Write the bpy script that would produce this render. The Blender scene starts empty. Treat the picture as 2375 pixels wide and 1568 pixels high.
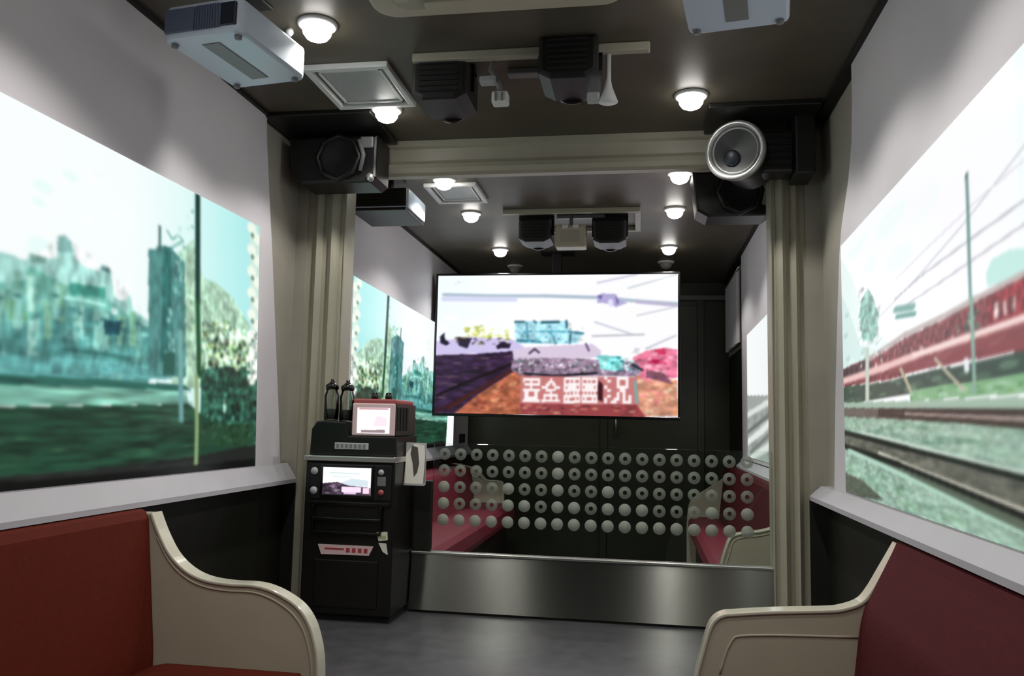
import bpy, bmesh, math, random
import numpy as np
from mathutils import Vector, Matrix

# ------------------------------------------------------------------ camera
scene = bpy.context.scene
COL = scene.collection
F_PX, YAW, PITCH, ROLL = 1885.0, 0.1616, 0.10474, 0.02146
cam_data = bpy.data.cameras.new('camera')
cam_data.sensor_width = 36.0
cam_data.lens = 36.0 * F_PX / 2375.0
cam_data.clip_start = 0.02
camera = bpy.data.objects.new('camera', cam_data)
COL.objects.link(camera)
cy_, sy_ = math.cos(YAW), math.sin(YAW)
cp_, sp_ = math.cos(PITCH), math.sin(PITCH)
cr_, sr_ = math.cos(ROLL), math.sin(ROLL)
fwd = Vector((-sy_ * cp_, cy_ * cp_, sp_))
right0 = Vector((cy_, sy_, 0))
up0 = Vector((sy_ * sp_, -cy_ * sp_, cp_))
right = cr_ * right0 + sr_ * up0
up = -sr_ * right0 + cr_ * up0
m3 = Matrix((right, up, -fwd)).transposed()
camera.matrix_world = Matrix.Translation((0.4429, 0.0, 0.8417)) @ m3.to_4x4()
scene.camera = camera

# ------------------------------------------------------------------ light and exposure
world = bpy.data.worlds.new('world')
scene.world = world
world.use_nodes = True
world.node_tree.nodes['Background'].inputs[0].default_value = (0.5, 0.52, 0.5, 1)
world.node_tree.nodes['Background'].inputs[1].default_value = 0.02
scene.view_settings.view_transform = 'Standard'
scene.view_settings.look = 'None'
scene.view_settings.exposure = 0.0
scene.view_settings.gamma = 1.0
scene.view_settings.use_curve_mapping = False
LAMP_POWER = 16.0          # each ceiling downlight
LAMP_CONE = math.radians(130)
SCREEN = 1.0               # brightness of the lit pictures

# ------------------------------------------------------------------ materials
def lin(c):
    c = c / 255.0
    return c / 12.92 if c <= 0.04045 else ((c + 0.055) / 1.055) ** 2.4

def rgb(r, g, b):
    return (lin(r), lin(g), lin(b), 1.0)

def mat(name, col, rough=0.5, metal=0.0, noise=0.0, scale=30.0, bump=0.0, spec=0.5, emit=None, emit_strength=1.0,
        stretch=(1, 1, 1), coat=0.0):
    m = bpy.data.materials.new(name)
    m.use_nodes = True
    nt = m.node_tree
    b = nt.nodes['Principled BSDF']
    b.inputs['Base Color'].default_value = col
    b.inputs['Roughness'].default_value = rough
    b.inputs['Metallic'].default_value = metal
    b.inputs['Specular IOR Level'].default_value = spec
    b.inputs['Coat Weight'].default_value = coat
    if emit:
        b.inputs['Emission Color'].default_value = emit
        b.inputs['Emission Strength'].default_value = emit_strength
    if noise > 0 or bump > 0:
        tc = nt.nodes.new('ShaderNodeTexCoord')
        mp = nt.nodes.new('ShaderNodeMapping')
        mp.inputs['Scale'].default_value = stretch
        nz = nt.nodes.new('ShaderNodeTexNoise')
        nz.inputs['Scale'].default_value = scale
        nz.inputs['Detail'].default_value = 4.0
        nt.links.new(tc.outputs['Object'], mp.inputs['Vector'])
        nt.links.new(mp.outputs['Vector'], nz.inputs['Vector'])
        if noise > 0:
            rp = nt.nodes.new('ShaderNodeValToRGB')
            rp.color_ramp.elements[0].position = 0.3
            rp.color_ramp.elements[1].position = 0.7
            rp.color_ramp.elements[0].color = tuple(c * (1 - noise) for c in col[:3]) + (1,)
            rp.color_ramp.elements[1].color = tuple(min(1, c * (1 + noise)) for c in col[:3]) + (1,)
            nt.links.new(nz.outputs['Fac'], rp.inputs['Fac'])
            nt.links.new(rp.outputs['Color'], b.inputs['Base Color'])
        if bump > 0:
            bp = nt.nodes.new('ShaderNodeBump')
            bp.inputs['Strength'].default_value = bump
            bp.inputs['Distance'].default_value = 0.004
            nt.links.new(nz.outputs['Fac'], bp.inputs['Height'])
            nt.links.new(bp.outputs['Normal'], b.inputs['Normal'])
    return m

def picture_mat(name, strength, rough=0.25):
    m = bpy.data.materials.new(name)
    m.use_nodes = True
    nt = m.node_tree
    b = nt.nodes['Principled BSDF']
    at = nt.nodes.new('ShaderNodeAttribute')
    at.attribute_name = 'picture'
    b.inputs['Base Color'].default_value = (0.012, 0.012, 0.012, 1)
    b.inputs['Roughness'].default_value = rough
    b.inputs['Specular IOR Level'].default_value = 0.12
    nt.links.new(at.outputs['Color'], b.inputs['Emission Color'])
    b.inputs['Emission Strength'].default_value = strength
    return m

def mix_clear(name, col, clear, rough=0.3):
    """part see-through, part scattering sheet (film, clear plastic)"""
    m = bpy.data.materials.new(name)
    m.use_nodes = True
    nt = m.node_tree
    b = nt.nodes['Principled BSDF']
    b.inputs['Base Color'].default_value = col
    b.inputs['Roughness'].default_value = rough
    tr = nt.nodes.new('ShaderNodeBsdfTransparent')
    mx = nt.nodes.new('ShaderNodeMixShader')
    mx.inputs[0].default_value = clear
    nt.links.new(b.outputs[0], mx.inputs[1])
    nt.links.new(tr.outputs[0], mx.inputs[2])
    nt.links.new(mx.outputs[0], nt.nodes['Material Output'].inputs['Surface'])
    return m

def glass_mat(name, tint=(0.93, 0.97, 0.95, 1), refl=0.5):
    m = bpy.data.materials.new(name)
    m.use_nodes = True
    nt = m.node_tree
    nt.nodes.remove(nt.nodes['Principled BSDF'])
    tr = nt.nodes.new('ShaderNodeBsdfTransparent')
    tr.inputs[0].default_value = tint
    gl = nt.nodes.new('ShaderNodeBsdfGlossy')
    gl.inputs['Roughness'].default_value = 0.03
    fr = nt.nodes.new('ShaderNodeFresnel')
    fr.inputs[0].default_value = 1.45
    mu = nt.nodes.new('ShaderNodeMath')
    mu.operation = 'MULTIPLY'
    mu.inputs[1].default_value = refl
    mx = nt.nodes.new('ShaderNodeMixShader')
    nt.links.new(fr.outputs[0], mu.inputs[0])
    nt.links.new(mu.outputs[0], mx.inputs[0])
    nt.links.new(tr.outputs[0], mx.inputs[1])
    nt.links.new(gl.outputs[0], mx.inputs[2])
    nt.links.new(mx.outputs[0], nt.nodes['Material Output'].inputs['Surface'])
    return m

def steel_mat(name, col, rough, aniso):
    m = mat(name, col, rough, 1.0)
    nt = m.node_tree
    b = nt.nodes['Principled BSDF']
    b.inputs['Anisotropic'].default_value = aniso
    tg = nt.nodes.new('ShaderNodeTangent')
    tg.direction_type = 'UV_MAP'
    tg.uv_map = 'brush'
    nt.links.new(tg.outputs[0], b.inputs['Tangent'])
    # fine horizontal brush lines: each line tips the surface a little up or down
    tc = nt.nodes.new('ShaderNodeTexCoord')
    mp = nt.nodes.new('ShaderNodeMapping')
    mp.inputs['Scale'].default_value = (0.02, 0.02, 40000.0)
    nz = nt.nodes.new('ShaderNodeTexNoise')
    nz.inputs['Scale'].default_value = 1.0
    nz.inputs['Detail'].default_value = 1.0
    sb = nt.nodes.new('ShaderNodeMath')
    sb.operation = 'SUBTRACT'
    sb.inputs[1].default_value = 0.5
    ml = nt.nodes.new('ShaderNodeMath')
    ml.operation = 'MULTIPLY'
    ml.inputs[1].default_value = 1.0
    cb = nt.nodes.new('ShaderNodeCombineXYZ')
    ge = nt.nodes.new('ShaderNodeNewGeometry')
    ad = nt.nodes.new('ShaderNodeVectorMath')
    ad.operation = 'ADD'
    no = nt.nodes.new('ShaderNodeVectorMath')
    no.operation = 'NORMALIZE'
    nt.links.new(tc.outputs['Object'], mp.inputs['Vector'])
    nt.links.new(mp.outputs['Vector'], nz.inputs['Vector'])
    nt.links.new(nz.outputs['Fac'], sb.inputs[0])
    nt.links.new(sb.outputs[0], ml.inputs[0])
    nt.links.new(ml.outputs[0], cb.inputs[2])
    nt.links.new(ge.outputs['Normal'], ad.inputs[0])
    nt.links.new(cb.outputs[0], ad.inputs[1])
    nt.links.new(ad.outputs[0], no.inputs[0])
    nt.links.new(no.outputs[0], b.inputs['Normal'])
    return m

M = dict(
    ceiling=mat('ceiling_laminate', rgb(84, 78, 66), 0.45, noise=0.12, scale=6),
    wall=mat('wall_laminate', rgb(168, 164, 152), 0.6, noise=0.05, scale=8),
    wall_dark=mat('wall_dark_laminate', rgb(24, 24, 19), 0.5, noise=0.15, scale=9),
    back=mat('back_wall_gloss', rgb(66, 68, 56), 0.30, noise=0.1, scale=5),
    panel=mat('white_wall_panel', rgb(222, 219, 224), 0.5, noise=0.02, scale=5),
    sill=mat('darkened_sill', rgb(188, 186, 193), 0.45, noise=0.02, scale=9),  # wall panel colour, darkened to tone the sill down
    floor=mat('floor_vinyl', rgb(82, 81, 85), 0.28, noise=0.16, scale=14),
    floor_low=mat('floor_low_vinyl', rgb(58, 57, 58), 0.4, noise=0.15, scale=14),
    beige=mat('beige_moulding', rgb(170, 166, 148), 0.42, noise=0.03, scale=12),
    dark_gap=mat('dark_gap', rgb(14, 13, 10), 0.6),
    black=mat('black_plastic', rgb(22, 22, 22), 0.42, bump=0.1, scale=300),
    black_gloss=mat('black_gloss', rgb(12, 12, 13), 0.18),
    black_matte=mat('black_matte', rgb(15, 15, 16), 0.8),
    dark_cab=mat('kiosk_paint', rgb(17, 16, 15), 0.35, noise=0.15, scale=20),
    brown_cab=mat('kiosk_side_paint', rgb(40, 36, 30), 0.45, noise=0.1, scale=20),
    grey=mat('grey_plastic', rgb(120, 122, 122), 0.4),
    grey_light=mat('light_grey_panel', rgb(176, 180, 180), 0.35, noise=0.05, scale=40),
    white=mat('white_plastic', rgb(226, 228, 226), 0.35),
    bluewhite=mat('projector_shell', rgb(196, 210, 224), 0.28),
    slate=mat('projector_vent', rgb(88, 98, 118), 0.45),
    cream=mat('cream_moulding', rgb(188, 180, 160), 0.38, noise=0.03, scale=10),
    cream_rim=mat('cream_rim', rgb(212, 208, 190), 0.16, coat=0.5),
    silver=mat('silver_trim', rgb(196, 196, 192), 0.25, 0.9),
    silver_ring=mat('silver_ring', rgb(190, 192, 190), 0.3, 0.6),
    red=mat('vermilion_upholstery', rgb(92, 32, 20), 0.7, spec=0.15, noise=0.10, scale=60, bump=0.15),
    maroon=mat('maroon_upholstery', rgb(76, 24, 30), 0.7, spec=0.15, noise=0.10, scale=60, bump=0.15),
    pink=mat('crimson_upholstery', rgb(122, 38, 56), 0.6, noise=0.08, scale=60, bump=0.1),
    steel=steel_mat('brushed_steel', rgb(160, 162, 156), 0.24, 1.0),
    steel_top=mat('steel_edge', rgb(200, 202, 198), 0.3, 0.9),
    glass=glass_mat('clear_glass'),
    jar=glass_mat('jar_glass', (0.86, 0.88, 0.86, 1), 1.2),
    frost=mix_clear('frosted_film', rgb(170, 176, 164), 0.36, 0.6),
    frost_thin=mix_clear('thin_frosted_film', rgb(150, 156, 144), 0.55, 0.6),
    lens=mat('lamp_lens', rgb(255, 252, 244), 0.3, emit=(1.0, 0.97, 0.92, 1), emit_strength=14.0),
    lens_off=mat('unlit_lens', rgb(140, 138, 132), 0.3),
    pinkwhite=mat('pale_pink_print', rgb(226, 196, 198), 0.4),
    redprint=mat('red_print', rgb(176, 66, 78), 0.4),
    paper=mat('paper', rgb(224, 222, 212), 0.6),
    darkprint=mat('dark_print', rgb(74, 68, 62), 0.6),
    navy=mat('navy_plastic', rgb(30, 36, 48), 0.4),
    dust_red=mat('red_casing', rgb(168, 84, 84), 0.4),
    yellowprint=mat('yellow_print', rgb(190, 184, 120), 0.5),
    picture=picture_mat('lit_picture', SCREEN),
    tv_picture=picture_mat('lit_television_picture', 1.05, 0.15),
    small_picture=picture_mat('lit_small_screen', 1.1, 0.15),
)

# ------------------------------------------------------------------ mesh helpers
class B:
    def __init__(self):
        self.bm = bmesh.new()

    def _mark(self, verts, idx):
        fs = set()
        for v in verts:
            fs.update(v.link_faces)
        for f in fs:
            f.material_index = idx

    def box(self, x0, x1, y0, y1, z0, z1, bevel=0.0, idx=0, rot=None, seg=2):
        mtx = Matrix.Translation(((x0 + x1) / 2, (y0 + y1) / 2, (z0 + z1) / 2))
        if rot is not None:
            mtx = mtx @ rot
        mtx = mtx @ Matrix.Diagonal((abs(x1 - x0), abs(y1 - y0), abs(z1 - z0), 1))
        r = bmesh.ops.create_cube(self.bm, size=1.0, matrix=mtx)
        vs = r['verts']
        if bevel > 0:
            es = {e for v in vs for e in v.link_edges}
            rr = bmesh.ops.bevel(self.bm, geom=list(es), offset=bevel, segments=seg, affect='EDGES', profile=0.5)
            vs = list({v for f in rr['faces'] for v in f.verts} | {v for v in vs if v.is_valid})
            allv = set(vs)
            for v in vs:
                for f in v.link_faces:
                    allv.update(f.verts)
            vs = list(allv)
        self._mark(vs, idx)
        return self

    def prism(self, pts, axis, a, b, idx=0, bevel=0.0):
        """pts = outline in the two other axes (in x,y,z order), extruded along axis from a to b"""
        def P(p, t):
            if axis == 'x':
                return (t, p[0], p[1])
            if axis == 'y':
                return (p[0], t, p[1])
            return (p[0], p[1], t)
        lo = [self.bm.verts.new(P(p, a)) for p in pts]
        hi = [self.bm.verts.new(P(p, b)) for p in pts]
        n = len(pts)
        fs = [self.bm.faces.new(lo), self.bm.faces.new(hi)]
        for i in range(n):
            fs.append(self.bm.faces.new((lo[i], lo[(i + 1) % n], hi[(i + 1) % n], hi[i])))
        bmesh.ops.recalc_face_normals(self.bm, faces=fs)
        for f in fs:
            f.material_index = idx
        if bevel > 0:
            es = [e for e in fs[0].edges] + [e for e in fs[1].edges]
            bmesh.ops.bevel(self.bm, geom=es, offset=bevel, segments=2, affect='EDGES', profile=0.5)
        return self

    def lathe(self, prof, center, axis=(0, 0, 1), seg=32, idx=0, closed=True):
        """prof = (radius, height) pairs along axis"""
        q = Vector(axis).normalized().to_track_quat('Z', 'Y').to_matrix()
        c = Vector(center)
        rings = []
        for r, h in prof:
            if r < 1e-6:
                rings.append([self.bm.verts.new(c + q @ Vector((0, 0, h)))])
            else:
                rings.append([self.bm.verts.new(c + q @ Vector((r * math.cos(2 * math.pi * k / seg), r * math.sin(2 * math.pi * k / seg), h))) for k in range(seg)])
        fs = []
        for A, D in zip(rings, rings[1:]):
            for k in range(seg):
                k2 = (k + 1) % seg
                if len(A) == 1 and len(D) == 1:
                    continue
                if len(A) == 1:
                    fs.append(self.bm.faces.new((A[0], D[k2], D[k])))
                elif len(D) == 1:
                    fs.append(self.bm.faces.new((A[k], A[k2], D[0])))
                else:
                    fs.append(self.bm.faces.new((A[k], A[k2], D[k2], D[k])))
        if closed:
            for R in (rings[0], rings[-1]):
                if len(R) > 2:
                    fs.append(self.bm.faces.new(R))
        bmesh.ops.recalc_face_normals(self.bm, faces=fs)
        for f in fs:
            f.material_index = idx
            f.smooth = True
        return self

    def tube(self, pts, r, seg=10, idx=0):
        pts = [Vector(p) for p in pts]
        rings = []
        nrm = None
        for i, p in enumerate(pts):
            d = (pts[min(i + 1, len(pts) - 1)] - pts[max(i - 1, 0)]).normalized()
            if nrm is None:
                nrm = d.orthogonal().normalized()
            nrm = (nrm - d * nrm.dot(d)).normalized()
            bi = d.cross(nrm)
            rings.append([self.bm.verts.new(p + r * (math.cos(2 * math.pi * k / seg) * nrm + math.sin(2 * math.pi * k / seg) * bi)) for k in range(seg)])
        fs = []
        for A, D in zip(rings, rings[1:]):
            for k in range(seg):
                fs.append(self.bm.faces.new((A[k], A[(k + 1) % seg], D[(k + 1) % seg], D[k])))
        fs.append(self.bm.faces.new(rings[0]))
        fs.append(self.bm.faces.new(rings[-1]))
        bmesh.ops.recalc_face_normals(self.bm, faces=fs)
        for f in fs:
            f.material_index = idx
            f.smooth = True
        return self

    def quad(self, pts, idx=0):
        f = self.bm.faces.new([self.bm.verts.new(p) for p in pts])
        f.material_index = idx
        return self

    def ring(self, c, r0, r1, normal, thick, seg=20, idx=0):
        """flat washer (r0 = 0 gives a disc)"""
        prof = [(r0, 0), (r1, 0), (r1, thick), (r0, thick), (r0, 0)] if r0 > 0 else [(0, 0), (r1, 0), (r1, thick), (0, thick)]
        return self.lathe(prof, c, normal, seg, idx, closed=False)

    def build(self, name, mats, parent=None, origin=None):
        me = bpy.data.meshes.new(name)
        off = Vector(parent['base']) if parent is not None else Vector(origin or (0, 0, 0))
        for v in self.bm.verts:
            v.co -= off
        self.bm.to_mesh(me)
        self.bm.free()
        for m in (mats if isinstance(mats, (list, tuple)) else [mats]):
            me.materials.append(m)
        o = bpy.data.objects.new(name, me)
        COL.objects.link(o)
        if parent is not None:
            o.parent = parent
            o['base'] = list(off)
        else:
            o.location = off
            o['base'] = list(off)
        return o

def thing(name, label, cat, loc, group=None):
    o = bpy.data.objects.new(name, None)
    o.empty_display_size = 0.05
    COL.objects.link(o)
    o.location = loc
    o['base'] = list(loc)
    tag(o, label, cat, group)
    return o

def tag(o, label, cat, group=None):
    o['label'] = label
    o['category'] = cat
    if group:
        o['group'] = group
    return o

def struct(o, label=None):
    o['kind'] = 'structure'
    if label:
        o['label'] = label
    return o

def dup(root, loc, rotz=None, label=None):
    r = root.copy()
    COL.objects.link(r)
    r.location = loc
    if rotz is not None:
        r.rotation_euler = (0, 0, rotz)
    if label:
        r['label'] = label
    for ch in list(root.children):
        c = ch.copy()
        COL.objects.link(c)
        c.parent = r
        for g in list(ch.children):
            d = g.copy()
            COL.objects.link(d)
            d.parent = c
    return r

# ------------------------------------------------------------------ lit pictures: colour grids on flat screens
class Picture:
    def __init__(self, nu, nv):
        self.nu, self.nv = nu, nv
        u = np.linspace(0, 1, nu)
        v = np.linspace(0, 1, nv)
        self.U, self.V = np.meshgrid(u, v)
        self.img = np.ones((nv, nu, 3)) * 255.0

    def inside(self, pts):
        U, V = self.U, self.V
        r = np.zeros(U.shape, bool)
        n = len(pts)
        for i in range(n):
            x1, y1 = pts[i]
            x2, y2 = pts[(i + 1) % n]
            if y1 == y2:
                continue
            c = ((y1 > V) != (y2 > V)) & (U < (x2 - x1) * (V - y1) / (y2 - y1) + x1)
            r ^= c
        return r

    def put(self, mask, col):
        self.img[mask] = col

    def line(self, col, du0, du1, dv0, dv1, pts):
        n = len(pts) - 1
        for i in range(n):
            (x1, y1), (x2, y2) = pts[i], pts[i + 1]
            t0, t1 = i / n, (i + 1) / n
            wu = du0 + (du1 - du0) * (t0 + t1) / 2
            wv = dv0 + (dv1 - dv0) * (t0 + t1) / 2
            wu = max(wu, 1.1 / self.nu)
            wv = max(wv, 1.1 / self.nv)
            X = (self.U - x1) / wu
            Y = (self.V - y1) / wv
            dx, dy = (x2 - x1) / wu, (y2 - y1) / wv
            L2 = dx * dx + dy * dy + 1e-12
            t = np.clip((X * dx + Y * dy) / L2, 0, 1)
            d = np.hypot(X - t * dx, Y - t * dy)
            a = np.clip(1.1 - (d - 0.28) * 2.2, 0, 1)[..., None]
            a = np.minimum(a, 1)
            self.img = self.img * (1 - a) + np.array(col, float) * a

    def blob(self, col, c, ru, rv, soft=1.0):
        d = np.hypot((self.U - c[0]) / max(ru, 0.7 / self.nu), (self.V - c[1]) / max(rv, 0.7 / self.nv))
        a = np.clip((1.25 - d) * 2.0, 0, 1)[..., None] * soft
        self.img = self.img * (1 - a) + np.array(col, float) * a

    def paint(self, ops):
        for o in ops:
            k = o[0]
            if k == 'g':
                xs = [q[0] for q in o[1]]
                for ch in range(3):
                    self.img[..., ch] = np.interp(self.U, xs, [q[1][ch] for q in o[1]])
            elif k == 'p':
                self.put(self.inside(o[2]), o[1])
            elif k == 'l':
                self.line(*o[1:])
            elif k == 'e':
                self.blob(*o[1:])
            elif k == 'v':
                self.grain(*o[1:])
            elif k == 'n':
                _, cols, count, seed, poly, su, sv = o
                rnd = random.Random(seed)
                xs = [q[0] for q in poly]
                ys = [q[1] for q in poly]
                mask = self.inside(poly)
                keep = self.img.copy()
                for _i in range(count):
                    c = (rnd.uniform(min(xs), max(xs)), rnd.uniform(min(ys), max(ys)))
                    s = rnd.uniform(0.45, 1.15)
                    self.blob(rnd.choice(cols), c, su * s * 0.6, sv * s * 0.6, 0.75)
                self.img = np.where(mask[..., None], self.img, keep)
        return self

    def grain(self, amp, su, sv, seed, poly):
        """soft random light and dark patches of size su x sv inside poly"""
        rs = np.random.RandomState(seed)
        tot = np.zeros(self.U.shape)
        for o_, w in ((1.0, 0.6), (0.45, 0.4)):
            gu, gv = int(1 / (su * o_)) + 3, int(1 / (sv * o_)) + 3
            g = rs.uniform(-1, 1, (gv, gu))
            x = np.clip(self.U / (su * o_), 0, gu - 2)
            y = np.clip(self.V / (sv * o_), 0, gv - 2)
            i, j = np.floor(x).astype(int), np.floor(y).astype(int)
            fx, fy = x - i, y - j
            fx, fy = fx * fx * (3 - 2 * fx), fy * fy * (3 - 2 * fy)
            tot += w * (g[j, i] * (1 - fx) * (1 - fy) + g[j, i + 1] * fx * (1 - fy) + g[j + 1, i] * (1 - fx) * fy + g[j + 1, i + 1] * fx * fy)
        m = self.inside(poly)[..., None]
        k = (1 + amp * 1.6 * tot)[..., None]
        self.img = np.where(m, np.clip(self.img * k, 0, 255), self.img)

    def soften(self, n=1):
        for _ in range(n):
            p = np.pad(self.img, ((1, 1), (1, 1), (0, 0)), 'edge')
            self.img = (p[:-2, 1:-1] + p[2:, 1:-1] + p[1:-1, :-2] + p[1:-1, 2:] + 2 * p[1:-1, 1:-1]) / 6
        return self

    def build(self, name, corners, thick_dir, m, parent=None, flip=False):
        """corners: world (u0v0, u1v0, u1v1, u0v1); thick_dir: vector to the screen's back"""
        a, b, c, d = [np.array(p, float) for p in corners]
        U, V = self.U[..., None], self.V[..., None]
        P = a * (1 - U) * (1 - V) + b * U * (1 - V) + c * U * V + d * (1 - U) * V
        img = self.img[:, ::-1] if flip else self.img
        nu, nv = self.nu, self.nv
        off = np.array(parent['base']) if parent is not None else np.zeros(3)
        front = P.reshape(-1, 3) - off
        back = front + np.array(thick_dir, float)
        verts = np.concatenate([front, back])
        N = nu * nv
        idx = np.arange(N).reshape(nv, nu)
        f = np.stack([idx[:-1, :-1], idx[:-1, 1:], idx[1:, 1:], idx[1:, :-1]], -1).reshape(-1, 4)
        nrm = np.cross(b - a, d - a)
        if np.dot(nrm, np.array(thick_dir, float)) > 0:
            f = f[:, ::-1]
        faces = f.tolist()
        # rim and back close the sheet
        rim = np.concatenate([idx[0, :], idx[1:, -1], idx[-1, -2::-1], idx[-2:0:-1, 0]]).tolist()
        for i in range(len(rim)):
            p, q = rim[i], rim[(i + 1) % len(rim)]
            faces.append([p, p + N, q + N, q] if np.dot(nrm, thick_dir) < 0 else [p, q, q + N, p + N])
        faces.append([N + k for k in (rim if np.dot(nrm, thick_dir) > 0 else rim[::-1])])
        me = bpy.data.meshes.new(name)
        # drop the unused inner back vertices
        used = sorted({k for fc in faces for k in fc})
        remap = -np.ones(2 * N, int)
        remap[used] = np.arange(len(used))
        me.from_pydata(verts[used].tolist(), [], [[int(remap[k]) for k in fc] for fc in faces])
        c8 = np.clip(img.reshape(-1, 3) / 255.0, 0, 1)
        l = np.where(c8 <= 0.04045, c8 / 12.92, ((c8 + 0.055) / 1.055) ** 2.4)
        colr = np.concatenate([l, np.ones((N, 1))], 1)
        colr = np.concatenate([colr, np.tile([0.01, 0.01, 0.01, 1.0], (N, 1))])[used]
        at = me.color_attributes.new('picture', 'FLOAT_COLOR', 'POINT')
        at.data.foreach_set('color', colr.astype(np.float32).ravel())
        me.materials.append(m)
        me.update()
        o = bpy.data.objects.new(name, me)
        COL.objects.link(o)
        if parent is not None:
            o.parent = parent
            o['base'] = list(parent['base'])
        return o

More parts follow.
